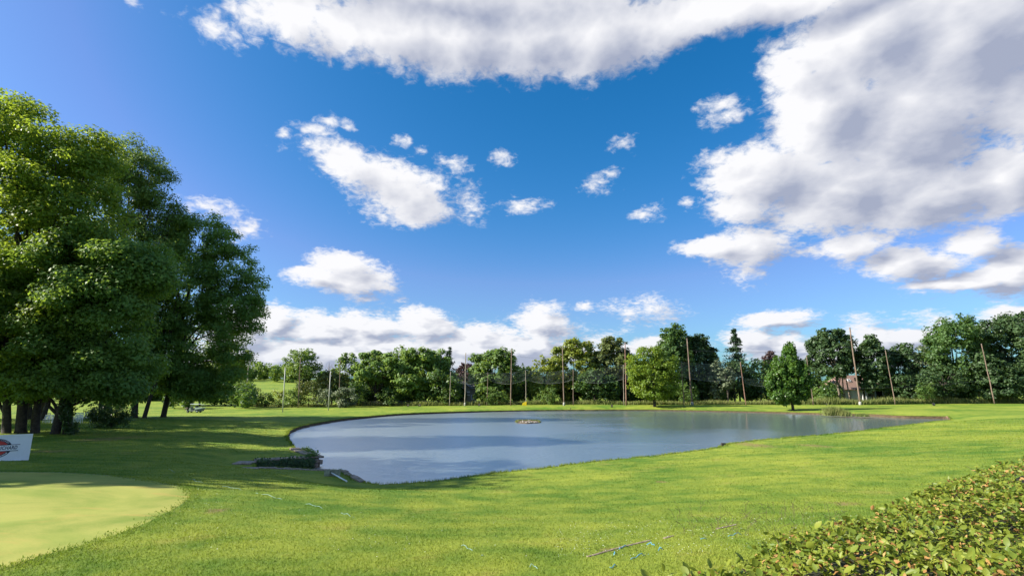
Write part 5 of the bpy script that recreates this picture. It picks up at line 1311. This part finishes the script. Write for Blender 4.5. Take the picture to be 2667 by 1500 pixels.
for i in range(420):
    x = q.uniform(0, 9); y = -q.uniform(0, HW); z = float(htop(np.array(x), np.array(y)))-0.06; d = unit(q.normal(0, 1, (1, 3)))[0]*q.uniform(0.06, 0.2); d[2] = abs(d[2])*0.6
    mb.tube([(x, y, z-0.04), (x+d[0], y+d[1], z+d[2])], [0.004, 0.002], 4, False)
o = mb.build('twigs', M_BARK, hedge); o['kind'] = 'stuff'
# the largest leaves, one by one
protos = []
for k in range(10):
    v, f = hornbeam_leaf(1.0, 0.30+0.012*k, 0.15+0.05*(k % 5), -0.3+0.06*k, 9)
    me = np_mesh('leaf', v, f, np.full(len(v), 0.15+0.08*k), smooth=False); me.materials.append(M_HEDGE); protos.append(me)
for i in range(300):
    x = 1.2+4.6*q.uniform(0, 1)**1.5; y = -q.uniform(-0.06, min(HW, 0.15+0.5*x)); s = q.uniform(0.045, 0.082); z = float(htop(np.array(x), np.array(y)))+q.uniform(-0.01, 0.045)
    o = bpy.data.objects.new('leaf', protos[int(q.integers(0, 10))]); COL.objects.link(o); o.parent = hedge
    o.location = (x, y, z); o.rotation_euler = (q.normal(0, 0.6), q.normal(-0.35, 0.5), q.uniform(0, 6.28)); o.scale = (s, s, s)

# ------------------------------------------------------------------ grass, flowers
def lawn_points(n, y0, y1, q, pad=0.0):
    y = np.sqrt(q.uniform(y0*y0, y1*y1, n)); x = q.uniform(-1.12, 1.12, n)*y
    ok = ~in_poly(x, y, GREEN) & ~in_poly(x, y, POND)
    x, y = x[ok], y[ok]; return x, y, H(x, y)
q = np.random.default_rng(800); Vs = []; Fs = []; Ts = []; off = 0
n = 400000; y = 7.0*np.exp(q.uniform(0, 1, n)**1.25*math.log(75/7.0)); x = q.uniform(-1.12, 1.12, n)*y
ok = ~in_poly(x, y, GREEN) & ~in_poly(x, y, POND); x, y = x[ok], y[ok]; z = H(x, y)
patch = 0.6+0.4*np.sin(x*1.7+2*np.sin(y*0.9))*np.sin(y*1.3+1.5*np.sin(x*0.7))
V, Fc, tn = blades(np.stack([x, y, z-0.006], 1), (0.026+0.0007*y)*(0.8+0.4*patch), 0.0035+0.00042*y, q, 0.6); Vs.append(V); Fs.append(Fc); Ts.append(tn); off += len(V)
# longer tufts along the green and the shore
ge = np.array(GREEN); k = q.integers(0, len(ge), 7000); P = ge[k]+q.normal(0, 0.16, (7000, 2)); c_ = ge.mean(0); P = P+(P-c_)/np.linalg.norm(P-c_, axis=1)[:, None]*0.12
V, Fc, tn = blades(np.column_stack([P, H(P[:, 0], P[:, 1])-0.01]), 0.042, 0.012, q, 0.6); Vs.append(V); Fs.append(Fc+off); Ts.append(tn); off += len(V)
k = q.integers(0, len(POND), 22000); u = q.uniform(0, 1, (22000, 1)); P = POND[k][:, :2]*(1-u)+np.roll(POND, -1, 0)[k][:, :2]*u - nin[k]*np.abs(q.normal(0.05, 0.12, (22000, 1)))
V, Fc, tn = blades(np.column_stack([P, H(P[:, 0], P[:, 1])-0.01]), 0.14, 0.02, q, 0.6); Vs.append(V); Fs.append(Fc+off); Ts.append(tn); off += len(V)
prop(link('grass', np_mesh('grass', np.concatenate(Vs), np.concatenate(Fs), np.concatenate(Ts)), LEAF['grass']), 'short mown grass of the near lawn', 'grass', kind='stuff')
# tall unmown strip in front of the far trees
Vs = []; n = 30000; x = q.uniform(aty(640, 1045, 135).x, aty(2900, 1045, 135).x, n)
yl = 134.8+q.uniform(0, 2.6, n)+1.2*np.sin(x*0.12)
V, Fc, tn = blades(np.column_stack([x, yl, H(x, yl)-0.02]), 1.05*(1+0.0*x)*(0.75+0.35*np.sin(x*0.21)**2)*np.where(x > 75, 1.5, np.where(x < -42, 0.6, 1.0)), 0.09, q, 0.3)
prop(link('tall_grass', np_mesh('tall_grass', V, Fc, tn), LEAF['tall']), 'tall unmown grass strip in front of the far trees', 'grass', kind='stuff')
# dark seed stalks by the hedge
Vs = MB()
for i in range(150):
    px, py = q.uniform(1760, 2200), q.uniform(1325, 1400); g = ground(px, py); hh = q.uniform(0.10, 0.32); a = q.normal(0, 0.06)
    Vs.tube([g, g+Vector((a, 0, hh*0.7)), g+Vector((a*2.2, 0, hh))], [0.003, 0.003, 0.006], 4, False)
prop(Vs.build('seed_stalks', mat_simple('dry_stalks', (0.10, 0.09, 0.04), 0.9, var=0.4)), 'thin dark seed stalks standing in the grass near the hedge', 'weeds', kind='stuff')
# daisies
pts = []
for (n, a0, a1, b0_, b1_) in [(900, 1450, 2350, 1330, 1500), (160, 420, 1000, 1260, 1480), (110, 900, 1700, 1300, 1500), (120, 380, 620, 1255, 1340)]:
    for i in range(n):
        d = ray(q.uniform(a0, a1), q.uniform(b0_, b1_)); t = (2.0-CAM_H)/d.z; pts.append((d.x*t, d.y*t))
pts = np.array(pts); ok = ~in_poly(pts[:, 0], pts[:, 1], GREEN); pts = pts[ok]; C = np.column_stack([pts, H(pts[:, 0], pts[:, 1])+0.035])
V, Fc, tn = leaf_quads(C, unit(q.normal(0, 0.25, C.shape)+np.array([0, 0, 1])), 0.0065, q, 1.0)
prop(link('daisies', np_mesh('daisies', V, Fc, tn), M_WHITE), 'tiny white daisies scattered in the near grass', 'flowers', kind='stuff')


# bare tree between the poplar and the pole, and the globe lamp by the tiled house
Yb = 150.0; b = aty(850, 1045, Yb); root = empty('bare_tree', (b.x, Yb, h1(b.x, Yb))); prop(root, 'leafless pale tree right of the airy poplar', 'tree')
q = np.random.default_rng(909); top = aty(850, 940, Yb).z-root.location.z
MB().tube([(0, 0, -0.2), (0.1, 0, top*0.5), (0, 0, top*0.97)], [0.16, 0.10, 0.02], 7).build('trunk', M_BARK2, root, smooth=True)
for i in range(26):
    z = top*q.uniform(0.4, 0.85); a = q.uniform(0, 6.28); L = q.uniform(0.8, 1.9); MB().tube([(0.05, 0, z), (math.cos(a)*L*0.6, math.sin(a)*L*0.6, z+L*0.6), (math.cos(a)*L*0.9, math.sin(a)*L*0.9, min(top, z+L*1.3))], [0.05, 0.035, 0.012], 5).build('branch', M_BARK2, root)
Yb = 146.0; b = aty(2148, 1013, Yb); gz = h1(b.x, Yb); root = empty('garden_lamp', (b.x, Yb, gz)); prop(root, 'white globe lamp on a dark post beside the tiled house', 'lamp')
hl = b.z-gz; MB().tube([(0, 0, -0.2), (0, 0, hl-0.2)], 0.07, 8).build('post', M_BLACK, root)
MB().tube([(0, 0, hl+0.24*math.sin(a)) for a in np.linspace(-1.5, 1.5, 9)], [0.24*math.cos(a) for a in np.linspace(-1.5, 1.5, 9)], 14).build('globe', M_WHITE, root, smooth=True)
